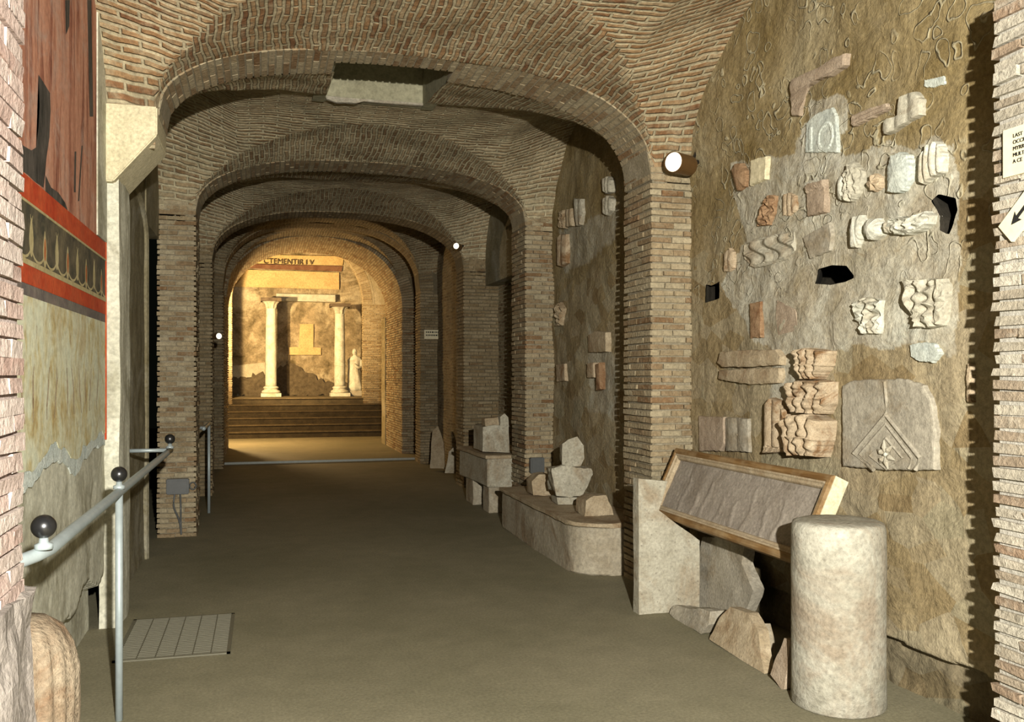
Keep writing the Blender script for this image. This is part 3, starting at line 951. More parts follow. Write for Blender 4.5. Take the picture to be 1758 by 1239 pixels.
def column(X, Y, z0, z1, r, label):
    t = thing('marble_column', label, 'column', (X, Y, z0), 'columns on the far steps')
    bm = bmesh.new(); add_box(bm, (X - r * 1.75, Y - r * 1.75, z0), (X + r * 1.75, Y + r * 1.75, z0 + .1)); 
    adopt(from_bm('plinth', bm, MARB_W), t)
    bm = bmesh.new(); lathe(bm, (X, Y, z0 + .1), [(r * 1.6, 0), (r * 1.68, .035), (r * 1.55, .07), (r * 1.2, .10), (r * 1.25, .13), (r * 1.38, .15), (r * 1.3, .18), (r * 1.05, .20)], 28)
    adopt(from_bm('base', bm, MARB_W, smooth=True), t)
    bm = bmesh.new(); H = z1 - z0 - .1 - .2 - .3
    lathe(bm, (X, Y, z0 + .3), [(r * 1.02, 0), (r, .05), (r, H * .35), (r * .93, H * .75), (r * .86, H - .03), (r * .95, H)], 28)
    adopt(from_bm('shaft', bm, MARB_W, smooth=True), t)
    bm = bmesh.new(); lathe(bm, (X, Y, z0 + .3 + H), [(r * .88, 0), (r * 1.0, .05), (r * 1.05, .1), (r * 1.3, .16), (r * 1.6, .2)], 32, 8, 0.03)
    adopt(from_bm('capital', bm, MARB), t)
    bm = bmesh.new(); add_box(bm, (X - r * 1.8, Y - r * 1.8, z1 - .1), (X + r * 1.8, Y + r * 1.8, z1))
    adopt(from_bm('abacus', bm, mat_stone('dark_abacus', (.08, .06, .04), (.16, .12, .08))), t)
    return t
column(0.28, 27.0, 1.0, 3.84, 0.16, 'slender pale column on the steps, left one of the pair in the far chamber')
column(2.24, 27.0, 1.0, 3.72, 0.16, 'slender pinkish column on the steps, right one of the pair beside the statue')

# draped statue
def statue():
    X, Y, z0 = 2.70, 27.2, 1.0
    t = thing('statue', 'white marble statue of a draped standing figure beside the right far column', 'statue', (X, Y, z0))
    o = box_obj('pedestal', (X - .2, Y - .18, z0), (X + .2, Y + .18, z0 + .16), MARB_G, t, .015)
    bm = bmesh.new()
    prof = [(0, .23, .17, 0), (.1, .22, .17, 0), (.3, .20, .15, -.01), (.5, .19, .14, -.02), (.65, .17, .13, -.02), (.8, .19, .13, -.01), (.92, .20, .12, 0), (.99, .15, .10, 0), (1.03, .07, .07, 0), (1.07, .055, .06, 0)]
    rings = []
    seg = 36
    for (z, rx, ry, ox) in prof:
        ring = []
        for k in range(seg):
            a = 2 * PI * k / seg
            f = 1 + (0.07 * math.sin(7 * a + z * 5) + 0.04 * math.sin(13 * a - z * 7)) * (1 if z < .95 else 0)
            ring.append(bm.verts.new((X + ox + rx * f * math.cos(a), Y + ry * f * math.sin(a), z0 + .16 + z)))
        rings.append(ring)
    for i in range(len(rings) - 1):
        for k in range(seg): bm.faces.new((rings[i][k], rings[i][(k + 1) % seg], rings[i + 1][(k + 1) % seg], rings[i + 1][k]))
    bm.faces.new(rings[0]); bm.faces.new(rings[-1])
    # folded forearm under the cloak
    tube(bm, [(X + .17, Y - .02, z0 + 1.05), (X + .2, Y - .09, z0 + .86), (X + .06, Y - .17, z0 + .84), (X - .05, Y - .17, z0 + .95)], [.06, .055, .045, .035], 10)
    # head
    for (cz, r) in ((1.27, 0.085),):
        bmesh.ops.create_uvsphere(bm, u_segments=20, v_segments=14, radius=r, matrix=Matrix.Translation((X - .01, Y - .01, z0 + .16 + 1.15)) @ Matrix.Diagonal((0.85, 1, 1.25, 1)))
    bmesh.ops.create_cone(bm, segments=8, radius1=0.018, radius2=0.004, depth=.05, cap_ends=True, matrix=Matrix.Translation((X - .01, Y - .1, z0 + 1.31)))
    adopt(from_bm('body', bm, MARB_W, smooth=True), t)
statue()

# ------------------------------------------------------------------ corbel
bm = bmesh.new()
poly = [(-0.985, 3.31), (-0.635, 3.31), (-0.635, 3.13), (-0.895, 2.82), (-0.985, 2.82)]
prism(bm, [(x, 6.13, z) for x, z in poly], (0, 0.57, 0), 1.0)
bmesh.ops.bevel(bm, geom=bm.edges[:], offset=0.008, segments=2, affect='EDGES')
tag(from_bm('corbel_stone', bm, CREAM), 'smooth cream stone corbel with slanted underside carrying the left foot of the arch', 'corbel')

# ------------------------------------------------------------------ fresco
LX = -0.955
fr = thing('fresco', 'faded wall painting with red bands and a scroll border on the left wall', 'fresco', (LX, 4.4, 1.2))
Y0, Y1 = 2.75, 6.17
def fpanel(name, ya, yb, za, zb, mat, t=0.012):
    bm = bmesh.new(); add_box(bm, (LX - .01, ya, za), (LX + t, yb, zb))
    return adopt(from_bm(name, bm, mat), fr)
fpanel('painted_scene', Y0, 5.84, 2.436, 4.55, FR_UP)
fpanel('red_band', Y0, Y1, 2.333, 2.436, FR_RED, .014)
bd = fpanel('scroll_border', Y0, Y1, 2.065, 2.333, FR_BLK)
fpanel('red_band', Y0, Y1, 1.985, 2.065, FR_RED, .014)
fpanel('grey_band', Y0, Y1, 1.935, 1.985, FR_GRY)
fpanel('cream_line', Y0, Y1, 2.322, 2.333, FR_CRM, .016)
fpanel('cream_line', Y0, Y1, 2.065, 2.088, FR_CRM, .016)
# ragged cream field
def ragged(name, top, mat, t, fbot, ybeg=Y0, yend=Y1, step=0.06):
    ys = []; y = ybeg
    while y < yend: ys.append(y); y += step * R_.uniform(.6, 1.4)
    ys.append(yend)
    bm = bmesh.new()
    bot = [(yy, fbot(yy) + R_.uniform(-.018, .018)) for yy in ys]
    fr_ = []; bk = []
    for yy, zz in bot:
        fr_.append((bm.verts.new((LX + t, yy, zz)), bm.verts.new((LX + t, yy, top(yy) if callable(top) else top))))
        bk.append((bm.verts.new((LX - .03, yy, zz)), bm.verts.new((LX - .03, yy, top(yy) if callable(top) else top))))
    for i in range(len(fr_) - 1):
        bm.faces.new((fr_[i][0], fr_[i + 1][0], fr_[i + 1][1], fr_[i][1]))
        bm.faces.new((fr_[i][0], bk[i][0], bk[i + 1][0], fr_[i + 1][0]))
        bm.faces.new((fr_[i][1], fr_[i + 1][1], bk[i + 1][1], bk[i][1]))
    for i in (0, -1): bm.faces.new((fr_[i][0], fr_[i][1], bk[i][1], bk[i][0]))
    return adopt(from_bm(name, bm, mat), fr)
fb = lambda y: 1.20 + 0.05 * math.sin(y * 3.1) + 0.05 * noise.noise(Vector((y * 2, 3, 3))) + (0.06 if y > 5.4 else 0)
ragged('cream_field', 1.935, FR_LOW, .012, fb)
ragged('pale_plaster_edge', lambda y: fb(y) + 0.03, BLUEPL, .0085, lambda y: fb(y) - .075)
fpanel('red_edge_line', Y1 - .012, Y1 + .004, 1.2, 2.44, FR_RED, .018)
# vertical ochre veins of the painted drapery
for k in range(13):
    y = 3.6 + k * 0.19 + R_.uniform(-.05, .05)
    bm = bmesh.new()
    pts = [(y + 0.05 * math.sin(zz * 7 + k) + R_.uniform(-.01, .01), 1.40 + zz) for zz in [i * .06 for i in range(R_.randint(5, 8))]]
    for i in range(len(pts) - 1):
        w = 0.006 + 0.006 * math.sin(i)
        a = [bm.verts.new((LX + .0135, pts[i + j][0] + s * w, pts[i + j][1])) for j, s in ((0, -1), (0, 1), (1, 1), (1, -1))]
        bm.faces.new(a)
    adopt(from_bm('painted_fold', bm, TERRA2), fr)
def ribbon(pts, w, t):
    bm = bmesh.new()
    n = len(pts); L = []; 
    for i in range(n):
        a = pts[max(0, i - 1)]; b_ = pts[min(n - 1, i + 1)]
        dy, dz = b_[0] - a[0], b_[1] - a[1]; l = math.hypot(dy, dz) or 1
        ny, nz = -dz / l, dy / l
        L.append((bm.verts.new((LX + t, pts[i][0] + ny * w, pts[i][1] + nz * w)), bm.verts.new((LX + t, pts[i][0] - ny * w, pts[i][1] - nz * w))))
    for i in range(n - 1): bm.faces.new((L[i][0], L[i + 1][0], L[i + 1][1], L[i][1]))
    return bm
for k in range(13):
    y = 3.0 + k * 0.25
    bm = ribbon([(y + .125 - .125 * math.cos(PI * i / 12), 2.17 - .075 * math.sin(PI * i / 12)) for i in range(13)], .006, .0135)
    adopt(from_bm('garland_loop', bm, FR_CRM), fr)
    bm = bmesh.new()
    z = 2.19 if k % 2 else 2.17
    for (hy, hz, m) in ((.038, .085, 0),):
        vs = [bm.verts.new((LX + .0138, y + hy * math.sin(2 * PI * i / 16) * (1 - .5 * max(0, math.cos(2 * PI * i / 16))), z + hz * math.cos(2 * PI * i / 16))) for i in range(16)]
        bm.faces.new(vs)
    adopt(from_bm('palmette', bm, FR_CRM), fr)
    if k % 2 == 0:
        bm = bmesh.new()
        vs = [bm.verts.new((LX + .0146, y + .021 * math.sin(2 * PI * i / 12), z + .052 * math.cos(2 * PI * i / 12))) for i in range(12)]
        bm.faces.new(vs); adopt(from_bm('orange_bud', bm, FR_FLAME), fr)
    else:
        for s in (-1, 1):
            bm = ribbon([(y + s * (.02 + .012 * math.sin(i * .9)), 2.13 + i * .022) for i in range(8)], .004, .0142)
            adopt(from_bm('painted_leaf', bm, FR_CRM), fr)
def fig(name, pp, mat, t=.0135):
    bm = bmesh.new()
    vs = []
    for a, c in pp:
        q = P(a, c, X=LX + t); vs.append(bm.verts.new((LX + t, q.y, q.z)))
    f = bm.faces.new(vs); bmesh.ops.triangulate(bm, faces=[f])
    return adopt(from_bm(name, bm, mat), fr)
fig('dark_figure', [(66, 128), (74, 140), (86, 160), (87, 190), (85, 235), (80, 270), (76, 300), (75, 322), (60, 312), (48, 300), (36, 292), (30, 235), (40, 250), (54, 258), (62, 253), (66, 220), (68, 180)], FR_FIG)
fig('dark_leaf', [(78, 300), (88, 322), (100, 330), (112, 348), (120, 372), (104, 355), (92, 340), (78, 330)], FR_FIG)
fig('dark_streak', [(150, 0), (157, 0), (158, 110), (160, 200), (154, 200), (152, 90)], FR_FIG)
fig('dark_streak', [(112, 0), (120, 0), (119, 45), (113, 60)], FR_FIG)
fig('dark_streak', [(128, 260), (131, 260), (130, 330), (127, 330)], FR_FIG)
fig('dark_streak', [(140, 250), (142, 250), (136, 345), (134, 345)], FR_FIG)
# grey plaster margin at the right end of the painting
fpanel('plaster_margin', 5.84, Y1, 2.44, 4.6, GREYPL, .02)

# ------------------------------------------------------------------ handrails
def handrail(label, x, ya, yb, z, balls, posts, ret, near=None):
    t = thing('handrail', label, 'handrail', (x, (ya + yb) / 2, 0))
    bm = bmesh.new()
    pts = [(x, ya + (yb - ya) * i / 12, z) for i in range(13)]
    if near: pts = smooth_path(near, 5) + pts
    tube(bm, pts, 0.021, 14)
    adopt(from_bm('rail', bm, RAIL, smooth=True), t)
    bm = bmesh.new(); tube(bm, [(x, ret, z - .0), (-0.97, ret, z)], 0.014, 12); adopt(from_bm('wall_bracket', bm, RAIL, smooth=True), t)
    for y in posts:
        bm = bmesh.new(); tube(bm, [(x, y, 0.0), (x, y, z)], 0.017, 14)
        adopt(from_bm('post', bm, RAIL, smooth=True), t)
    for y in balls:
        bm = bmesh.new()
        prof = [(0.026, 0.015), (0.026, 0.03), (0.014, 0.035), (0.012, 0.05)]
        lathe(bm, (x, y, z), prof, 20)
        k = adopt(from_bm('ball_neck', bm, RAIL, smooth=True), t)
        bm = bmesh.new()
        bmesh.ops.create_uvsphere(bm, u_segments=28, v_segments=18, radius=0.036, matrix=Matrix.Translation((x, y, z + .083)))
        adopt(from_bm('ball_knob', bm, BALL, smooth=True), k)
    return t
handrail('grey metal handrail with three black ball knobs along the near left wall', -0.635, 3.1, 7.0, 1.06,
         [3.02, 4.53, 6.96], [4.53], 7.0, near=[(-0.74, 2.84, 1.045), (-0.70, 2.93, 1.05), (-0.655, 3.02, 1.057)])
handrail('far metal handrail on a thin post beyond the left brick pier', -0.585, 10.1, 11.1, 1.04, [], [11.1], 10.3)

# ------------------------------------------------------------------ floor grate
g = thing('floor_grate', 'rectangular metal ventilation grille let into the floor by the handrail', 'floor grate', (-0.48, 5.9, 0))
bm = bmesh.new()
for (a, c) in (((-.80, 5.44), (-.17, 5.46)), ((-.80, 6.32), (-.17, 6.34)), ((-.80, 5.44), (-.78, 6.34)), ((-.19, 5.44), (-.17, 6.34))):
    add_box(bm, (a[0], a[1], 0.001), (c[0], c[1], 0.010))
adopt(from_bm('grate_frame', bm, IRON), g)
bm = bmesh.new()
for k in range(26): add_box(bm, (-.78, 5.475 + k * .033, 0.001), (-.19, 5.487 + k * .033, 0.008))
for k in range(1, 6): add_box(bm, (-.78 + k * .1, 5.46, 0.001), (-.775 + k * .1, 6.32, 0.010))
adopt(from_bm('grate_bars', bm, IRON), g)
bm = bmesh.new(); add_box(bm, (-.78, 5.47, 0.0003), (-.19, 6.31, 0.002)); adopt(from_bm('grate_shade', bm, mat_flat('grate_shade_dark', (0.06, 0.055, 0.04), .9)), g)  # dark sheet on the floor, its colour stands in for shade under the bars

# ------------------------------------------------------------------ electrical boxes
def ebox(label, c, w, h, d, cables, group=None):
    t = thing('electrical_box', label, 'electrical box', c, group)
    x, y, z = c
    bm = bmesh.new(); add_box(bm, (x - w / 2, y - d, z - h / 2), (x + w / 2, y, z + h / 2)); bmesh.ops.bevel(bm, geom=bm.edges[:], offset=.008, segments=2, affect='EDGES')
    hs = adopt(from_bm('housing', bm, BOXM), t)
    bm = bmesh.new(); add_box(bm, (x - w / 2 + .02, y - d - .008, z - h / 2 + .02), (x + w / 2 - .02, y - d + .002, z + h / 2 - .02)); adopt(from_bm('cover', bm, BOXM), hs)
    if cables:
        bm = bmesh.new()
        tube(bm, [(x + w / 2 + .035 + .03 * math.cos(a), y - d / 2, z + .0 + .035 * math.sin(a)) for a in [2 * PI * i / 16 for i in range(17)]], .007, 8, False)
        adopt(from_bm('lifting_ring', bm, BOXM), t)
        for s in (-.03, .02):
            bm = bmesh.new(); tube(bm, smooth_path([(x + s, y - .02, z - h / 2), (x + s * 1.3, y - .025, z - .2), (x + s * .3 + .02, y - .02, z - .34), (x + .03, y - .02, max(.03, z - .48))]), .009, 8)
            adopt(from_bm('cable', bm, BOXM), t)
ebox('dark switch box with a ring and hanging cables low on the left brick pier', (-.79, 9.505, 0.51), .21, .15, .07, True)
ebox('small grey box on the right brick pier above the sarcophagus fragments', (2.915, 9.505, 0.62), .16, .17, .07, False)

# ------------------------------------------------------------------ wall lamps
def lamp(label, c, d, L, r, k=1.0, cable=None):
    t = thing('wall_spotlight', label, 'lamp', c, 'cylindrical wall spotlights')
    c = Vector(c); d = Vector(d).normalized()
    bm = bmesh.new(); tube(bm, [c, c + d * L * .1, c + d * L], [r * .98, r, r], 28); body = adopt(from_bm('lamp_body', bm, BRASS, smooth=False), t)
    bm = bmesh.new(); tube(bm, [c + d * L * .97, c + d * (L + .006)], [r * 1.06, r * 1.06], 28, False); adopt(from_bm('rim', bm, BRASS), body)
    bm = bmesh.new(); tube(bm, [c + d * L, c + d * (L + .008)], [r * .93, r * .88], 28); adopt(from_bm('lens', bm, LENS), body)
    bm = bmesh.new(); tube(bm, [c + d * L * .1, c + Vector((r * 1.2, .04, r * .6))], .018, 8); adopt(from_bm('bracket', bm, BALL), t)
    if cable:
        bm = bmesh.new(); tube(bm, smooth_path(cable), .012, 8); adopt(from_bm('cable', bm, BALL), t)
    return t
q0 = P(1183, 285, Y=6.03)
lamp('brown cylindrical spotlight with lit lens at the head of the near right pier', q0, (-.95, -.55, -.02), .20, .074,
     cable=[q0 + Vector((.03, .03, .03)), P(1197, 255, Y=6.12), P(1200, 215, Y=6.12)])
q1 = P(787, 424, Y=12.42)
lamp('tiny lit spotlight at the spring of the far right arch', q1 + Vector((.02, 0, 0)), (-.6, -.8, 0), .12, .045)
q2 = P(373, 577, Y=12.55)
lamp('small lit oval spotlight on the dark left pier near the far opening', q2 + Vector((-.03, .03, 0)), (.5, -.8, 0), .10, .042)

# ------------------------------------------------------------------ signs
def lsign():
    X = XR - 0.018
    t = thing('text_sign', 'cream sign printed with lines of black lettering on the near right pier', 'sign', (X, 2.75, 2.4))
    qa = P(1724, 238, X=X); qb = P(1724, 306, X=X)
    bm = bmesh.new(); add_box(bm, (X - .006, qa.y - .34, qb.z), (X + .01, qa.y, qa.z + .03)); adopt(from_bm('board', bm, SIGN), t)
    for i, s in enumerate(('LAST', 'OCCR', 'MYRR', 'MULT', 'A CE')):
        text_mesh('lettering', s, 0.021, INK, t, (X - .008, qa.y - .05, qa.z - .010 - i * .0245), (PI / 2, 0, -PI / 2), .001)
    t = thing('arrow_sign', 'tilted cream board with a black arrow pointing down left on the near right pier', 'sign', (X, 2.8, 2.15))
    a = P(1716, 389, X=X); b_ = P(1738, 415, X=X)
    a2 = Vector((a.y, a.z)); b2 = Vector((b_.y, b_.z)); d = (b2 - a2)
    nrm = Vector((-d.y, d.x)).normalized()
    if nrm.x > 0: nrm = -nrm
    c = [a2, b2, b2 + nrm * .34, a2 + nrm * .34]
    bm = bmesh.new(); prism(bm, [(X + .01, q.x, q.y) for q in c], (-.016, 0, 0), 1.0); adopt(from_bm('board', bm, SIGN), t)
    m = (a2 + b2) / 2 + nrm * .045
    e = d.normalized()
    pl = [m, m + nrm * .045 + e * .024, m + nrm * .038 + e * .007, m + nrm * .24 + e * .007, m + nrm * .24 - e * .007, m + nrm * .038 - e * .007, m + nrm * .045 - e * .024]
    bm = bmesh.new(); prism(bm, [(X - .0065, q.x, q.y) for q in pl], (-.0015, 0, 0), 1.0); adopt(from_bm('arrow', bm, INK), t)
lsign()
t = thing('small_notice', 'small pale notice on the far right pier near the end of the passage', 'sign', (2.97, 16.27, 2.4))
a = P(728, 566, Y=16.27); c = P(760, 582, Y=16.27)
bm = bmesh.new(); add_box(bm, (a.x, 16.25, c.z), (c.x, 16.285, a.z)); adopt(from_bm('board', bm, SIGN), t)
for k in range(2):
    bm = bmesh.new()
    x = a.x + .03
    while x < c.x - .05:
        w = R_.uniform(.012, .035); add_box(bm, (x, 16.246, a.z - .055 - k * .055), (x + w, 16.252, a.z - .03 - k * .055)); x += w + .012
    adopt(from_bm('lettering', bm, INK), t)

# ------------------------------------------------------------------ threshold
bm = bmesh.new()
a = P(373, 796, Z=0.03); c = P(712, 787, Z=0.03)
tube(bm, [a, c], 0.025, 10)
tag(from_bm('floor_bar', bm, THR, smooth=True), 'long thin pale bar lying across the passage floor before the lit chamber', 'bar')

# ------------------------------------------------------------------ sarcophagi & stones on the right
def loft_plan(name, plan, z0, z1, mat, parent=None, bev=.015, amt=.006, taper=1.0):
    bm = bmesh.new()
    prism(bm, [(x, y, z0) for x, y in plan], (0, 0, z1 - z0), taper)
    if bev: bmesh.ops.bevel(bm, geom=bm.edges[:], offset=bev, segments=1, affect='EDGES')
    if amt: rough(bm, amt, 7, 3, R_.uniform(0, 30))
    o = from_bm(name, bm, mat, None, None)
    if parent: adopt(o, parent)
    return o
def tub_plan(x0, x1, y0, y1, r, inset=0.0):
    pl = [(x1, y0 + inset)]
    for i in range(9):
        a = PI / 2 * i / 8
        pl.append((x0 + inset + r - r * math.sin(a), y0 + inset + r - r * math.cos(a)))
    pl += [(x0 + inset, (y0 + y1) / 2), (x0 + inset + .02, y1 - inset), (x1, y1 - inset)]
    return pl
t = thing('sarcophagus', 'long rounded stone sarcophagus trough with a flat lid against the right wall', 'sarcophagus', (2.75, 7.9, 0))
loft_plan('trough', tub_plan(2.43, 3.05, 6.74, 9.2, .3), 0.0, .385, SARC, t, .012, .008)
loft_plan('lid', tub_plan(2.40, 3.07, 6.71, 9.24, .3), .39, .425, TAN, t, .008, .008)
ZT = .425
def yblock(name, label, cat, pp, Y, depth, mat, amt=.012, shrink=.9, group=None, cuts=3, zmin=None):
    pts = [P(a, c, Y=Y) for a, c in pp]
    if zmin is not None:
        lo = min(q.z for q in pts); 
        for q in pts: q.z += zmin - lo + amt * .3
    o = stone_prism(name, pts, (0.0, depth, 0), mat, amt, cuts, None, shrink)
    return tag(o, label, cat, group)
yblock('stone_block', 'squarish pale stone block on the sarcophagus lid at the foot of the brick pier', 'stone', [(916, 852), (913, 828), (926, 816), (945, 815), (952, 830), (951, 852)], 8.4, .25, TAN, zmin=ZT)
o = yblock('capital_base', 'small flat stone wedge propping the broken capital on the sarcophagus', 'stone', [(958, 862), (956, 850), (993, 850), (992, 862)], 7.78, .2, MARB, .004, zmin=ZT)
def capital():
    pp = [(956, 850), (950, 833), (949, 812), (948, 803), (965, 800), (990, 803), (1014, 802), (1018, 812), (1010, 832), (1000, 849), (980, 853)]
    pts = [P(a, c, Y=7.75) for a, c in pp]
    lo = min(q.z for q in pts)
    for q in pts: q.z += ZT + .075 - lo
    o = stone_prism('broken_capital', pts, (0, .3, 0), MARB, .022, 4, None, .8, 8)
    return tag(o, 'broken marble capital flaring upwards, standing on the sarcophagus', 'capital')
capital()
yblock('stone_chunk', 'angular pale stone chunk standing on top of the broken capital', 'stone', [(966, 803), (965, 765), (975, 757), (992, 752), (1002, 768), (1003, 790), (996, 803)], 7.8, .16, MARB, .01, .75, zmin=ZT + .345)
yblock('stone_block', 'rough low wedge-shaped block at the near right end of the sarcophagus lid', 'stone', [(1003, 882), (1005, 856), (1020, 847), (1040, 846), (1049, 868), (1052, 880)], 7.1, .24, TAN, .014, zmin=ZT)

t = thing('stone_chest', 'rectangular pale stone chest raised on blocks between the two right piers', 'stone chest', (2.75, 10.7, 0))
loft_plan('chest_body', [(2.52, 10.12), (2.7, 10.1), (3.2, 10.12), (3.2, 11.6), (2.5, 11.55)], .31, .64, MARB, t, .012, .008)
loft_plan('chest_lid', [(2.49, 10.09), (3.2, 10.09), (3.2, 11.63), (2.47, 11.58)], .64, .68, TAN, t, .006, .008)
loft_plan('support_block', [(2.56, 10.2), (3.1, 10.2), (3.1, 10.45), (2.55, 10.45)], 0, .31, SARC, t, .008, .006)
loft_plan('support_block', [(2.53, 10.9), (3.1, 10.9), (3.1, 11.3), (2.53, 11.3)], 0, .31, SARC, t, .008, .006)
yblock('stone_block', 'tall squared stone block standing on the lid of the raised chest', 'stone', [(829, 784), (829, 742), (850, 738), (874, 740), (874, 786)], 10.35, .5, MARB, .008, .97, zmin=.685)
yblock('stone_fragment', 'flat broken fragment on the left of the block on the chest', 'stone', [(833, 741), (832, 728), (855, 726), (857, 741)], 10.4, .2, TAN, .008, zmin=1.0)
yblock('stone_fragment', 'small rounded pale fragment on the right of the block on the chest', 'stone', [(858, 742), (858, 728), (866, 722), (873, 728), (874, 743)], 10.36, .16, MARB, .012, zmin=1.0)
o = stone_prism('leaning_slab', [P(738, 803, Y=15.0), P(742, 740, Y=15.2), P(752, 731, Y=15.2), P(762, 760, Y=15.1), P(764, 805, Y=15.0)], (.03, .1, 0), TAN, .01)
tag(o, 'triangular dark slab leaning at the wall beyond the raised chest', 'stone slab')
o = stone_prism('leaning_slab', [P(764, 812, Y=13.9), P(770, 775, Y=13.95), P(778, 768, Y=13.95), P(783, 812, Y=13.9)], (.03, .1, 0), SARC, .01)
tag(o, 'low pointed stone at the foot of the far right brick pier', 'stone slab')
bm = bmesh.new(); add_box(bm, (2.775, 20.95, 0), (2.85, 21.6, 2.95)); rough(bm, .01, 5, 3)
tag(from_bm('plaster_jamb', bm, PLAST), 'tall pale plastered jamb slab on the right of the lit far opening', 'jamb')

# slab stand
pts = [P(1097, 1056, Y=5.6), P(1201, 1045, Y=5.6), P(1201, 928, Y=5.6), P(1131, 876, Y=5.6), P(1146, 826, Y=5.6), P(1096, 822, Y=5.6)]
for q in pts[:2]: q.z = 0.0
o = stone_prism('marble_slab', pts, (0, .09, 0), MARB, .004, 4, None, 1.0)
tag(o, 'upright notched marble slab supporting the far end of the wooden frame', 'stone slab')
# round stub
bm = bmesh.new()
lathe(bm, (2.72, 3.83, 0), [(.213, 0), (.222, .01), (.222, .2), (.221, .45), (.222, .7), (.220, .86), (.212, .885), (.19, .893), (.1, .896), (.01, .897)], 64, 0, 0, .006)
for f in bm.faces: f.smooth = True
o = from_bm('column_stub', bm, COLST)
tag(o, 'thick round column stub of pitted pale stone in front of the right wall', 'column stub')

# framed relief
def framed():
    Bx, Bz, Tx, Tz = 2.70, .615, 2.915, 1.075
    ya, yb = 4.13, 6.02
    t = thing('framed_relief', 'long relief panel in a moulded wooden frame leaning between slab and column stub', 'framed panel', (2.8, (ya + yb) / 2, Bz))
    e2 = Vector((Tx - Bx, 0, Tz - Bz)); H = e2.length; e2.normalize()
    nrm = Vector((-e2.z, 0, e2.x))      # faces the aisle and up
    def Q(a, c, n): return Vector((Bx, ya, Bz)) + Vector((0, 1, 0)) * a + e2 * c + nrm * n
    Lg = yb - ya
    prof = [(0, -.09), (0, 0), (.012, .010), (.035, .012), (.042, .004), (.052, .004), (.058, -.004), (.072, -.010), (.078, -.022), (.078, -.05)]
    for nm, pr, mt in (('frame', prof[:5], WOOD), ('inner_moulding', prof[4:], WOOD_P)):
        bm = bmesh.new(); loops = []
        for (o_, h) in pr:
            loops.append([bm.verts.new(Q(a, c, h)) for a, c in ((o_, o_), (Lg - o_, o_), (Lg - o_, H - o_), (o_, H - o_))])
        for i in range(len(loops) - 1):
            for k in range(4): bm.faces.new((loops[i][k], loops[i][(k + 1) % 4], loops[i + 1][(k + 1) % 4], loops[i + 1][k]))
        adopt(from_bm(nm, bm, mt), t)
    # end board (pale, with a bolt)
    bm = bmesh.new(); prism(bm, [Q(-.006, .0, -.088), Q(-.006, .0, -.004), Q(-.006, H, -.004), Q(-.006, H, -.088)], (0, .006, 0), 1.0)
    eb = adopt(from_bm('end_board', bm, CREAM), t)
    bm = bmesh.new(); tube(bm, [Q(-.014, H * .55, -.05), Q(-.004, H * .55, -.05)], .014, 12); adopt(from_bm('bolt', bm, BALL), t)
    # relief panel with faint standing figures
    na, nc = 180, 40; vs = []; fs = []
    w0, w1 = .076, Lg - .076; c0, c1 = .076, H - .076
    figs = [(.2 + .17 * k + R_.uniform(-.03, .03), R_.uniform(.5, .9)) for k in range(9)]
    for j in range(nc + 1):
        c = c0 + (c1 - c0) * j / nc
        for i in range(na + 1):
            a = w0 + (w1 - w0) * i / na
            h = -.035 + .004 * noise.noise(Vector((a * 9, c * 9, 0))) + .002 * noise.noise(Vector((a * 40, c * 40, 0)))
            cn = (c - c0) / (c1 - c0)
            for fa, fh in figs:
                if cn < fh:
                    w = .028 * (1 if cn < fh * .75 else .5)
                    d = (a - fa - .015 * math.sin(cn * 9 + fa * 20)) / w
                    h += .004 * max(0, 1 - d * d) * min(1, (fh - cn) * 8)
            vs.append(Q(a, c, h))
    for j in range(nc):
        for i in range(na):
            k = j * (na + 1) + i; fs.append((k, k + 1, k + na + 2, k + na + 1))
    o = link_mesh('relief_panel', vs, fs, RELIEF, smooth=True); adopt(o, t)
    bm = bmesh.new(); prism(bm, [Q(.01, .01, -.085), Q(Lg - .01, .01, -.085), Q(Lg - .01, H - .01, -.085), Q(.01, H - .01, -.085)], nrm * .03, 1.0)
    adopt(from_bm('back_board', bm, WOOD), t)
framed()

# rubble under the frame
def fstone(name, label, base, mat, dv, amt=.012, shrink=.95, cuts=3, group=None, freq=6.0):
    o = stone_prism(name, base, dv, mat, amt, cuts, None, shrink, freq)
    return tag(o, label, 'stone', group)
def leaner(name, label, pp, X, lean, mat, th=.07, amt=.006):
    pts = [P(a, c, X=X) for a, c in pp]
    z0 = min(q.z for q in pts)
    for q in pts:
        q.z -= z0; q.x += lean * q.z
    return fstone(name, label, pts, mat, (th, 0, 0), amt, .97)
leaner('triangular_slab', 'brown triangular slab leaning on the rubble under the framed relief', [(1312, 1160), (1216, 1100), (1222, 1062), (1232, 1045), (1262, 1056), (1285, 1090), (1300, 1130)], 2.60, .35, TAN)
leaner('rubble_stone', 'low grey rubble stone beside the foot of the marble slab', [(1205, 1102), (1148, 1068), (1150, 1052), (1180, 1056), (1206, 1062), (1210, 1085)], 2.63, .3, MARB_G, .12, .02)
leaner('rubble_stone', 'narrow pointed stone shard between the brown slab and the column stub', [(1342, 1176), (1322, 1150), (1325, 1125), (1336, 1088), (1346, 1092), (1346, 1176)], 2.56, .15, PINKST, .05)
leaner('rubble_stone', 'upright rough slab with a stepped broken edge behind the marble slab', [(1290, 1060), (1268, 1012), (1270, 985), (1230, 968), (1196, 965), (1196, 1080), (1270, 1120)], 2.93, .08, MARB_G, .08, .015)
leaner('rubble_stone', 'dark squared stone low in the shade under the framed relief', [(1256, 985), (1200, 962), (1200, 945), (1258, 955)], 3.0, .0, DARKRUB, .08)
leaner('rubble_stone', 'small jagged stone point behind the brown triangular slab', [(1316, 1130), (1296, 1100), (1302, 1068), (1312, 1100)], 2.75, .1, SARC, .06)

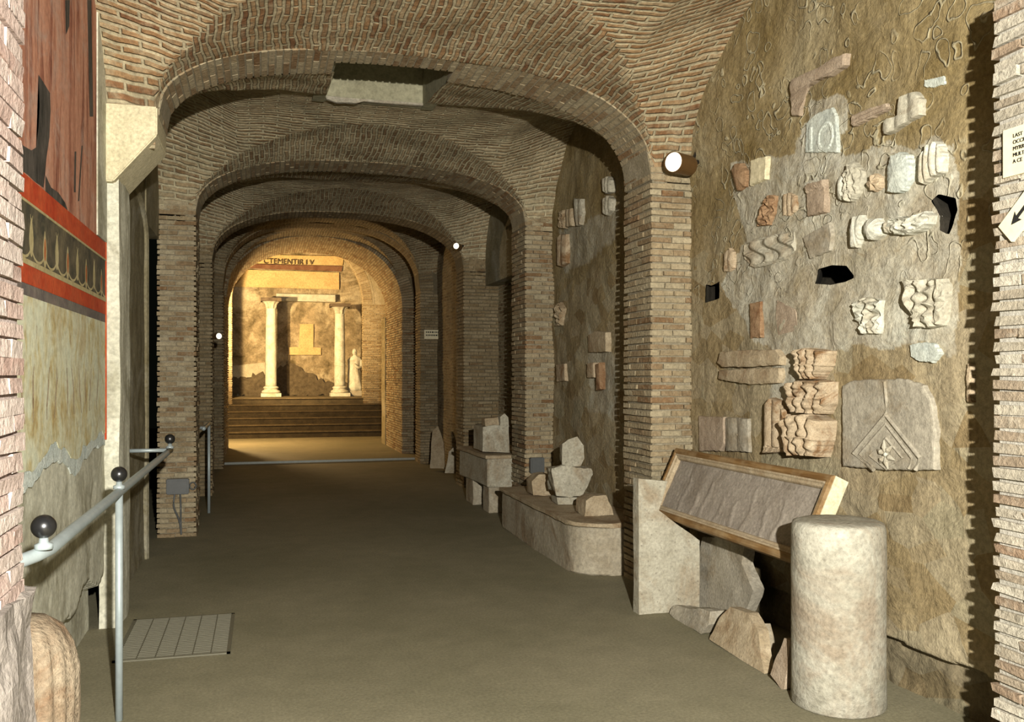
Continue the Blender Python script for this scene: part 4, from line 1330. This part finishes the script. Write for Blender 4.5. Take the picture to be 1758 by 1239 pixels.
# fluted fragment bottom left
def fluted():
    bm = bmesh.new()
    X, Y = -0.80, 3.55
    rings = []
    seg = 72
    for (r, z) in [(.155, 0), (.165, .2), (.168, .4), (.165, .55), (.155, .64), (.13, .70), (.08, .74), (.02, .75)]:
        ring = []
        for k in range(seg):
            a = 2 * PI * k / seg
            fl = 0.016 * abs(math.sin(9 * a)) * (1 if z < .6 else max(0, (.72 - z) / .12))
            fl += .01 * noise.noise(Vector((math.cos(a) * 2, math.sin(a) * 2, z * 5)))
            rr = max(.004, r - .018 + fl)
            ring.append(bm.verts.new((X + rr * math.cos(a), Y + rr * 1.25 * math.sin(a), z)))
        rings.append(ring)
    # refine vertically by interpolation
    for i in range(len(rings) - 1):
        for k in range(seg): bm.faces.new((rings[i][k], rings[i][(k + 1) % seg], rings[i + 1][(k + 1) % seg], rings[i + 1][k]))
    bm.faces.new(rings[0]); bm.faces.new(rings[-1])
    for f in bm.faces: f.smooth = True
    tag(from_bm('fluted_fragment', bm, mat_stone('fluted_stone', (0.26, 0.19, 0.12), (0.40, 0.33, 0.23), (0.22, 0.13, 0.07), scale=6, bstr=1.0, bdist=.02)), 'worn fluted column fragment standing under the handrail at the left wall', 'column fragment')
fluted()

# ------------------------------------------------------------------ fragments walled into the right wall
def frag(name, label, cat, pp, mat, h=.035, dome=.4, decor=None, amp=.012, X=WX, group=None, jit=.003, res=56, rings=14, lift=0.0):
    poly = wpoly(pp, X)
    per = [math.hypot(poly[(i + 1) % len(poly)][0] - poly[i][0], poly[(i + 1) % len(poly)][1] - poly[i][1]) for i in range(len(poly))]
    tot = sum(per)
    out = []
    for i, p in enumerate(poly):
        q = poly[(i + 1) % len(poly)]; n = max(1, int(round(res * per[i] / tot)))
        for k in range(n):
            t_ = k / n; out.append((p[0] + (q[0] - p[0]) * t_ + R_.uniform(-jit, jit), p[1] + (q[1] - p[1]) * t_ + R_.uniform(-jit, jit)))
    cy = sum(p[0] for p in out) / len(out); cz = sum(p[1] for p in out) / len(out)
    ylo = min(p[0] for p in out); yhi = max(p[0] for p in out); zlo = min(p[1] for p in out); zhi = max(p[1] for p in out)
    sd = R_.uniform(0, 99)
    verts = []; n = len(out)
    for (y, z) in out: verts.append((X + .03, y, z))
    rs = [1.0, .985, .96] + [.93 * (1 - (i / (rings)) ** 1) for i in range(rings)]
    for ri, r in enumerate(rs):
        for (y, z) in out:
            yy = cy + (y - cy) * r; zz = cz + (z - cz) * r
            hh = h * (.55 if ri == 0 else (.85 if ri == 1 else 1.0)) + h * dome * (1 - r * r)
            hh += noise.noise(Vector((yy * 20, zz * 20, sd))) * .003
            if decor and ri >= 2:
                u = (yy - ylo) / (yhi - ylo); v = (zz - zlo) / (zhi - zlo)
                hh += amp * decor(u, v, sd)
            verts.append((X - hh - lift, yy, zz))
    verts.append((X - h * (1 + dome) - lift, cy, cz))
    faces = []
    R = len(rs) + 1
    for a in range(R - 1):
        for k in range(n):
            faces.append((a * n + k, a * n + (k + 1) % n, (a + 1) * n + (k + 1) % n, (a + 1) * n + k))
    last = (R - 1) * n; ctr = len(verts) - 1
    for k in range(n): faces.append((last + k, last + (k + 1) % n, ctr))
    o = link_mesh(name, verts, faces, mat)
    return tag(o, label, cat, group)
flutes = lambda n_: (lambda u, v, s: abs(math.sin(u * PI * n_)) - .5)
hflutes = lambda n_: (lambda u, v, s: abs(math.sin(v * PI * n_)) - .5)
def figure(u, v, s):
    a = noise.noise(Vector((u * 4, v * 5, s))); b_ = noise.noise(Vector((u * 9, v * 10, s + 5)))
    return 2.2 * (0.5 - abs(a) * 2.2) + .8 * b_
def acanthus(u, v, s):
    w = noise.noise(Vector((u * 3, v * 4, s))) * 1.2
    tier = (v * 2.1) % 1.0
    return abs(math.sin((u - .5) * PI * 3.6 / (.62 + .38 * v) + w)) * 1.5 + .55 * tier + .9 * noise.noise(Vector((u * 7, v * 9, s)))
def cornice(u, v, s): return (1.2 if v > .84 else 0) + (.6 if .76 < v < .84 else 0)
def rosette(u, v, s):
    a = math.atan2(v - .5, u - .5); r = math.hypot(u - .5, v - .5)
    return 1.3 * (0.5 + .5 * math.cos(5 * a)) * (1 if .1 < r < .42 else 0) + (1.4 if r <= .1 else 0)
def twist(u, v, s): return 1.1 * math.sin(u * 22 + 3.5 * math.sin(v * 6)) * (1 if .12 < v < .9 else 0)
def steps_(u, v, s): return (1.2 if v < .06 else .6 if v < .12 else 0) + (abs(math.sin(u * PI * 3)) if v > .14 else 0)
FG = 'carved fragments walled into the right wall'
fr_ = lambda *a, **k: frag(*a, **k)
frag('wall_fragment', 'orange terracotta oval fragment, leftmost in the upper row on the right wall', 'fragment', [(1262, 292), (1268, 281), (1278, 281), (1286, 292), (1289, 308), (1286, 320), (1272, 328), (1266, 312)], TERRA, .03, .7, group=FG)
frag('wall_fragment', 'plain cream squared slab just right of the orange oval fragment', 'fragment', [(1294, 319), (1295, 276), (1306, 272), (1322, 269), (1320, 308), (1305, 314)], CREAM, .03, .1, group=FG)
frag('wall_fragment', 'brown relief of a small seated figure below the cream slab', 'fragment', [(1306, 389), (1309, 368), (1318, 344), (1326, 335), (1337, 336), (1335, 366), (1327, 386)], TERRA, .03, .3, figure, .012, group=FG)
frag('wall_fragment', 'small ribbed terracotta tile left of the cornice slab', 'fragment', [(1350, 370), (1349, 335), (1360, 331), (1371, 336), (1372, 360), (1362, 371)], TERRA2, .025, .2, flutes(3), .007, group=FG)
frag('wall_fragment', 'grey rectangular slab with a moulded cornice in the upper row', 'fragment', [(1394, 372), (1393, 322), (1397, 316), (1424, 309), (1424, 364)], PINKST, .035, .05, cornice, .012, group=FG)
frag('wall_fragment', 'narrow white stone lobe left of the veiled head fragment', 'fragment', [(1446, 330), (1448, 305), (1456, 297), (1459, 315), (1456, 345), (1448, 343)], MARB_W, .03, .7, group=FG)
frag('wall_fragment', 'tall pale fragment like a veiled head, left of the brown rosette', 'fragment', [(1457, 345), (1460, 300), (1466, 282), (1476, 280), (1488, 294), (1490, 312), (1480, 335), (1470, 347)], MARB, .04, .5, figure, .010, group=FG)
frag('wall_fragment', 'small round brown rosette carved in relief', 'fragment', [(1498, 312), (1502, 301), (1512, 298), (1520, 304), (1520, 322), (1510, 329), (1500, 325)], TERRA2, .03, .3, rosette, .012, group=FG)
frag('wall_fragment', 'tall smooth bluish-white oval stone in the upper row', 'fragment', [(1536, 330), (1535, 295), (1541, 268), (1555, 262), (1568, 266), (1573, 285), (1572, 310), (1562, 328), (1550, 333)], MARB_B, .045, .4, group=FG)
frag('wall_fragment', 'white fluted fragment at the right end of the upper row', 'fragment', [(1588, 313), (1588, 285), (1594, 262), (1602, 250), (1616, 243), (1625, 247), (1630, 270), (1629, 295), (1612, 304), (1596, 317)], MARB_W, .04, .4, flutes(4), .016, group=FG)
frag('wall_fragment', 'small cream fragment with a carved fold left of the twisted-knot relief', 'fragment', [(1247, 466), (1249, 436), (1257, 426), (1264, 432), (1265, 460), (1258, 466)], TERRA2, .025, .5, flutes(2), .006, group=FG)
frag('wall_fragment', 'band carved with twisted knots and loops', 'fragment', [(1281, 444), (1280, 420), (1300, 410), (1335, 402), (1368, 398), (1368, 430), (1352, 446), (1325, 455), (1298, 460)], MARB, .02, .1, twist, .012, group=FG, rings=24, res=80)
frag('wall_fragment', 'flat grey slab with a slanting top right of the twisted-knot band', 'fragment', [(1396, 444), (1383, 408), (1400, 398), (1428, 382), (1433, 400), (1430, 430)], MARB_G, .022, .0, group=FG)
frag('wall_fragment', 'upright cream ridged fragment left of the round white shell', 'fragment', [(1471, 425), (1470, 395), (1476, 372), (1488, 369), (1494, 385), (1488, 408), (1480, 425)], MARB_W, .04, .5, flutes(2), .008, group=FG)
frag('wall_fragment', 'round white shell-like stone in the middle row', 'fragment', [(1497, 400), (1496, 386), (1505, 376), (1519, 376), (1527, 388), (1525, 402), (1513, 413), (1503, 411)], MARB_W, .05, .7, group=FG)
frag('wall_fragment', 'long white torso-like fragment lying beside the dark hole', 'fragment', [(1532, 392), (1540, 376), (1560, 372), (1580, 372), (1600, 364), (1610, 370), (1606, 384), (1590, 396), (1568, 404), (1548, 402)], MARB_W, .05, .6, figure, .010, group=FG)
frag('wall_fragment', 'small dark-edged round fragment left of the torso-like stone', 'fragment', [(1530, 392), (1534, 380), (1544, 378), (1548, 390), (1544, 400), (1535, 400)], MARB, .045, .5, rosette, .008, group=FG)
frag('inscribed_slab', 'pale slab with faint large raised letters in a patch of white plaster', 'inscription', [(1386, 262), (1388, 212), (1404, 196), (1432, 184), (1440, 200), (1442, 262)], MARB_B, .018, .0, lambda u, v, s: (.9 if abs(math.hypot((u - .35) / .8, v - .42) - .26) < .035 else 0) + (.9 if abs(u - .8) < .04 and .2 < v < .75 else 0), .008, res=90, rings=30)
frag('wall_fragment', 'stepped grey-brown moulded lintel above the inscribed slab', 'fragment', [(1362, 150), (1364, 138), (1385, 128), (1410, 118), (1440, 98), (1458, 92), (1456, 112), (1430, 130), (1405, 138), (1385, 150), (1378, 165), (1376, 200), (1366, 200)], PINKST, .03, .0, hflutes(3), .008, group=FG)
frag('wall_fragment', 'slanting narrow moulded bar in the upper part of the right wall', 'fragment', [(1466, 214), (1467, 199), (1500, 186), (1526, 178), (1531, 188), (1500, 204), (1470, 217)], PINKST, .022, .0, hflutes(3), .008, group=FG)
frag('wall_fragment', 'L-shaped pale bracket slab high on the right wall', 'fragment', [(1524, 226), (1528, 208), (1552, 200), (1556, 166), (1580, 157), (1590, 170), (1590, 198), (1570, 208), (1542, 226), (1530, 232)], MARB, .04, .0, flutes(3), .010, group=FG)
frag('wall_fragment', 'small pale flat rectangle high on the right wall', 'fragment', [(1590, 150), (1590, 138), (1624, 131), (1626, 144), (1605, 150)], MARB_B, .012, .0, group=FG)
frag('wall_fragment', 'narrow upright terracotta brick slab in the middle of the wall', 'fragment', [(1295, 580), (1294, 521), (1312, 517), (1313, 579)], TERRA, .03, .1, group=FG)
frag('wall_fragment', 'pinkish worn square tile right of the narrow terracotta slab', 'fragment', [(1340, 576), (1336, 545), (1338, 516), (1370, 530), (1376, 566)], PINKST, .02, .0, group=FG)
frag('wall_fragment', 'shield-shaped marble relief of a small figure below the black hole', 'fragment', [(1476, 530), (1475, 518), (1498, 510), (1522, 515), (1522, 560), (1518, 573), (1490, 574), (1484, 556)], MARB_W, .04, .2, figure, .014, group=FG)
frag('wall_fragment', 'large marble relief of standing figures at the right of the middle row', 'fragment', [(1562, 480), (1580, 480), (1605, 478), (1630, 478), (1638, 495), (1634, 530), (1628, 558), (1606, 564), (1582, 562), (1575, 535), (1567, 510)], MARB, .04, .2, lambda u, v, s: figure(u, v, s) * .7 + abs(math.sin(u * PI * 4)) , .018, group=FG)
frag('wall_fragment', 'upper one of two horizontal rounded brown blocks', 'fragment', [(1241, 622), (1246, 604), (1290, 601), (1345, 600), (1354, 612), (1352, 626), (1300, 630), (1250, 630)], TAN, .05, .3, group=FG)
frag('wall_fragment', 'lower one of two horizontal rounded brown blocks', 'fragment', [(1240, 650), (1242, 636), (1300, 632), (1348, 631), (1350, 645), (1345, 658), (1300, 660), (1262, 655)], TAN, .04, .3, group=FG)
frag('wall_fragment', 'bluish-white squared stone near the right edge of the wall', 'fragment', [(1570, 612), (1569, 592), (1590, 587), (1612, 590), (1622, 606), (1608, 622), (1585, 620)], MARB_B, .025, .1, group=FG)
frag('carved_capital', 'leafy carved capital, topmost of the stacked trio on the right wall', 'capital', [(1396, 651), (1388, 630), (1384, 602), (1398, 597), (1420, 600), (1438, 603), (1434, 628), (1420, 651)], TERRA2, .07, .3, acanthus, .020, res=80, rings=22)
frag('carved_capital', 'twisted leafy block, middle of the stacked trio of carvings', 'capital', [(1374, 706), (1370, 680), (1367, 660), (1385, 653), (1425, 652), (1440, 656), (1439, 690), (1428, 711), (1395, 709)], TERRA2, .06, .3, acanthus, .022, res=80, rings=22)
frag('carved_capital', 'flaring leafy capital, lowest of the stacked trio of carvings', 'capital', [(1380, 782), (1374, 755), (1365, 726), (1382, 713), (1410, 709), (1434, 722), (1430, 755), (1422, 784), (1400, 781)], TERRA2, .085, .3, acanthus, .024, res=80, rings=22)
frag('shell_niche', 'arched fluted niche fragment with small steps beside the stacked capitals', 'niche', [(1324, 778), (1322, 730), (1324, 698), (1333, 682), (1345, 688), (1356, 702), (1364, 730), (1366, 776)], TERRA2, .045, .1, steps_, .018, res=70, rings=20)
frag('wall_fragment', 'square framed grey panel low on the wall behind the wooden frame', 'fragment', [(1204, 774), (1203, 714), (1246, 716), (1247, 762), (1240, 774)], PINKST, .02, .0, group=FG)
frag('wall_fragment', 'grey panel with a worn boss next to the stepped niche', 'fragment', [(1250, 774), (1250, 716), (1288, 718), (1290, 776)], MARB_G, .022, .0, flutes(2), .010, group=FG)
frag('wall_fragment', 'narrow terracotta sliver at the dark right edge of the wall', 'fragment', [(1666, 690), (1665, 640), (1668, 624), (1673, 626), (1673, 690)], TERRA2, .02, .2, group=FG)

# lozenge panel
def lozenge():
    t = thing('lozenge_panel', 'large grey slab carved with a lozenge and a flower low on the right wall', 'relief slab', P(1530, 808, X=WX))
    o = frag('slab', '', '', [(1450, 800), (1449, 662), (1470, 652), (1560, 650), (1590, 662), (1604, 690), (1610, 740), (1608, 806), (1520, 806)], MARB_G, .018, .0, None, res=90)
    del o['label']; del o['category']; adopt(o, t)
    def bar(name, pp, r, closed=False, h=.020):
        pts = [P(a, c, X=WX - h) for a, c in pp]
        if closed: pts.append(pts[0])
        bm = bmesh.new(); tube(bm, pts, r, 8, not closed); adopt(from_bm(name, bm, MARB_G), t)
    ap = (1521, 712)
    bar('lozenge_moulding', [(1572, 806), (1580, 786), ap, (1466, 778), (1500, 806)], .012)
    bar('lozenge_moulding', [(1560, 804), (1566, 786), (1521, 728), (1476, 780), (1498, 800)], .008)
    bar('inner_lozenge', [(1521, 752), (1550, 786), (1522, 805), (1493, 782)], .007, True)
    bar('ridge', [(1521, 712), (1522, 690), (1519, 655)], .009)
    for k in range(6):
        a = PI * k / 3 + .3
        c = P(1521, 780, X=WX - .024)
        bm = bmesh.new(); tube(bm, [c, c + Vector((-.006, math.cos(a) * .035, math.sin(a) * .04)), c + Vector((0, math.cos(a) * .07, math.sin(a) * .075))], [.006, .014, .003], 8)
        adopt(from_bm('petal', bm, MARB), t)
    c = P(1521, 780, X=WX - .03)
    bm = bmesh.new(); bmesh.ops.create_uvsphere(bm, u_segments=14, v_segments=10, radius=.014, matrix=Matrix.Translation(c)); adopt(from_bm('boss', bm, MARB_W, smooth=True), t)
lozenge()

FG2 = 'fragments on the shaded wall between the right piers'
for (lab, pp, m, dec, amp) in [
    ('ribbed pale fragment high beside the dark shadow strip, second bay', [(1042, 325), (1041, 308), (1050, 303), (1056, 310), (1055, 330), (1046, 333)], MARB, flutes(3), .018),
    ('ribbed pale fragment just under the topmost one, second bay', [(1043, 366), (1041, 342), (1050, 336), (1057, 342), (1056, 362), (1049, 370)], MARB, flutes(3), .016),
    ('tall folded drapery fragment, centre of the upper group in the second bay', [(997, 388), (992, 350), (991, 341), (1005, 342), (1007, 365), (1003, 386)], MARB, flutes(2), .018),
    ('small squared figure fragment left of the drapery fragment, second bay', [(966, 392), (966, 364), (974, 361), (977, 378), (974, 392)], TAN, figure, .01),
    ('thin ribbed upright piece between the figure and drapery fragments', [(979, 390), (978, 360), (987, 358), (988, 388)], TAN, flutes(2), .012),
    ('tall double pilaster fragment at the left edge of the second bay wall', [(962, 455), (962, 412), (968, 402), (977, 402), (977, 452), (970, 458)], TERRA2, flutes(2), .018),
    ('narrow fold-shaped fragment with a dark recess at its left, second bay', [(962, 560), (960, 525), (967, 519), (972, 530), (970, 558)], TAN, figure, .02),
    ('brown flat tufa block in the middle of the second bay wall', [(1017, 605), (1016, 575), (1030, 568), (1048, 570), (1048, 604)], TAN, None, 0),
    ('small ochre tile low on the left of the second bay wall', [(962, 655), (961, 626), (976, 624), (977, 654)], TERRA2, None, 0),
    ('small ochre tile low on the right of the second bay wall', [(1015, 648), (1015, 624), (1026, 622), (1027, 648)], TERRA2, None, 0),
    ('slender terracotta strip with white mortar low on the second bay wall', [(1031, 670), (1030, 625), (1036, 622), (1038, 668)], TERRA, None, 0),
]:
    frag('wall_fragment', lab, 'fragment', pp, m, .045, .2, dec, amp, group=FG2, rings=10, res=40)

# ------------------------------------------------------------------ lights
def point(name, loc, e, c, r):
    d = bpy.data.lights.new(name, 'POINT'); d.energy = e; d.color = c; d.shadow_soft_size = r
    o = bpy.data.objects.new(name, d); o.location = loc; COL.objects.link(o); return o
point('photographer_lamp', (0.3, -0.84, 2.12), 3350, (1.0, 0.955, 0.87), 0.035)
point('chamber_lamp', (-0.95, 21.9, 2.3), 750, (1.0, 0.66, 0.30), 0.08)
sd_ = bpy.data.lights.new('chamber_floodlight', 'SPOT'); sd_.energy = 3000; sd_.color = (1.0, 0.70, 0.34)
sd_.spot_size = math.radians(92); sd_.spot_blend = 0.4; sd_.shadow_soft_size = 0.06
so_ = bpy.data.objects.new('chamber_floodlight', sd_); COL.objects.link(so_); so_.location = (-0.95, 22.8, 3.4)
so_.rotation_euler = (Vector((1.3, 28.2, 3.2)) - Vector((-0.95, 22.8, 3.4))).to_track_quat('-Z', 'Y').to_euler()
w = bpy.data.worlds.new('world'); scn.world = w
w.use_nodes = True
w.node_tree.nodes['Background'].inputs[0].default_value = (0.55, 0.65, 0.45, 1)
w.node_tree.nodes['Background'].inputs[1].default_value = 0.004
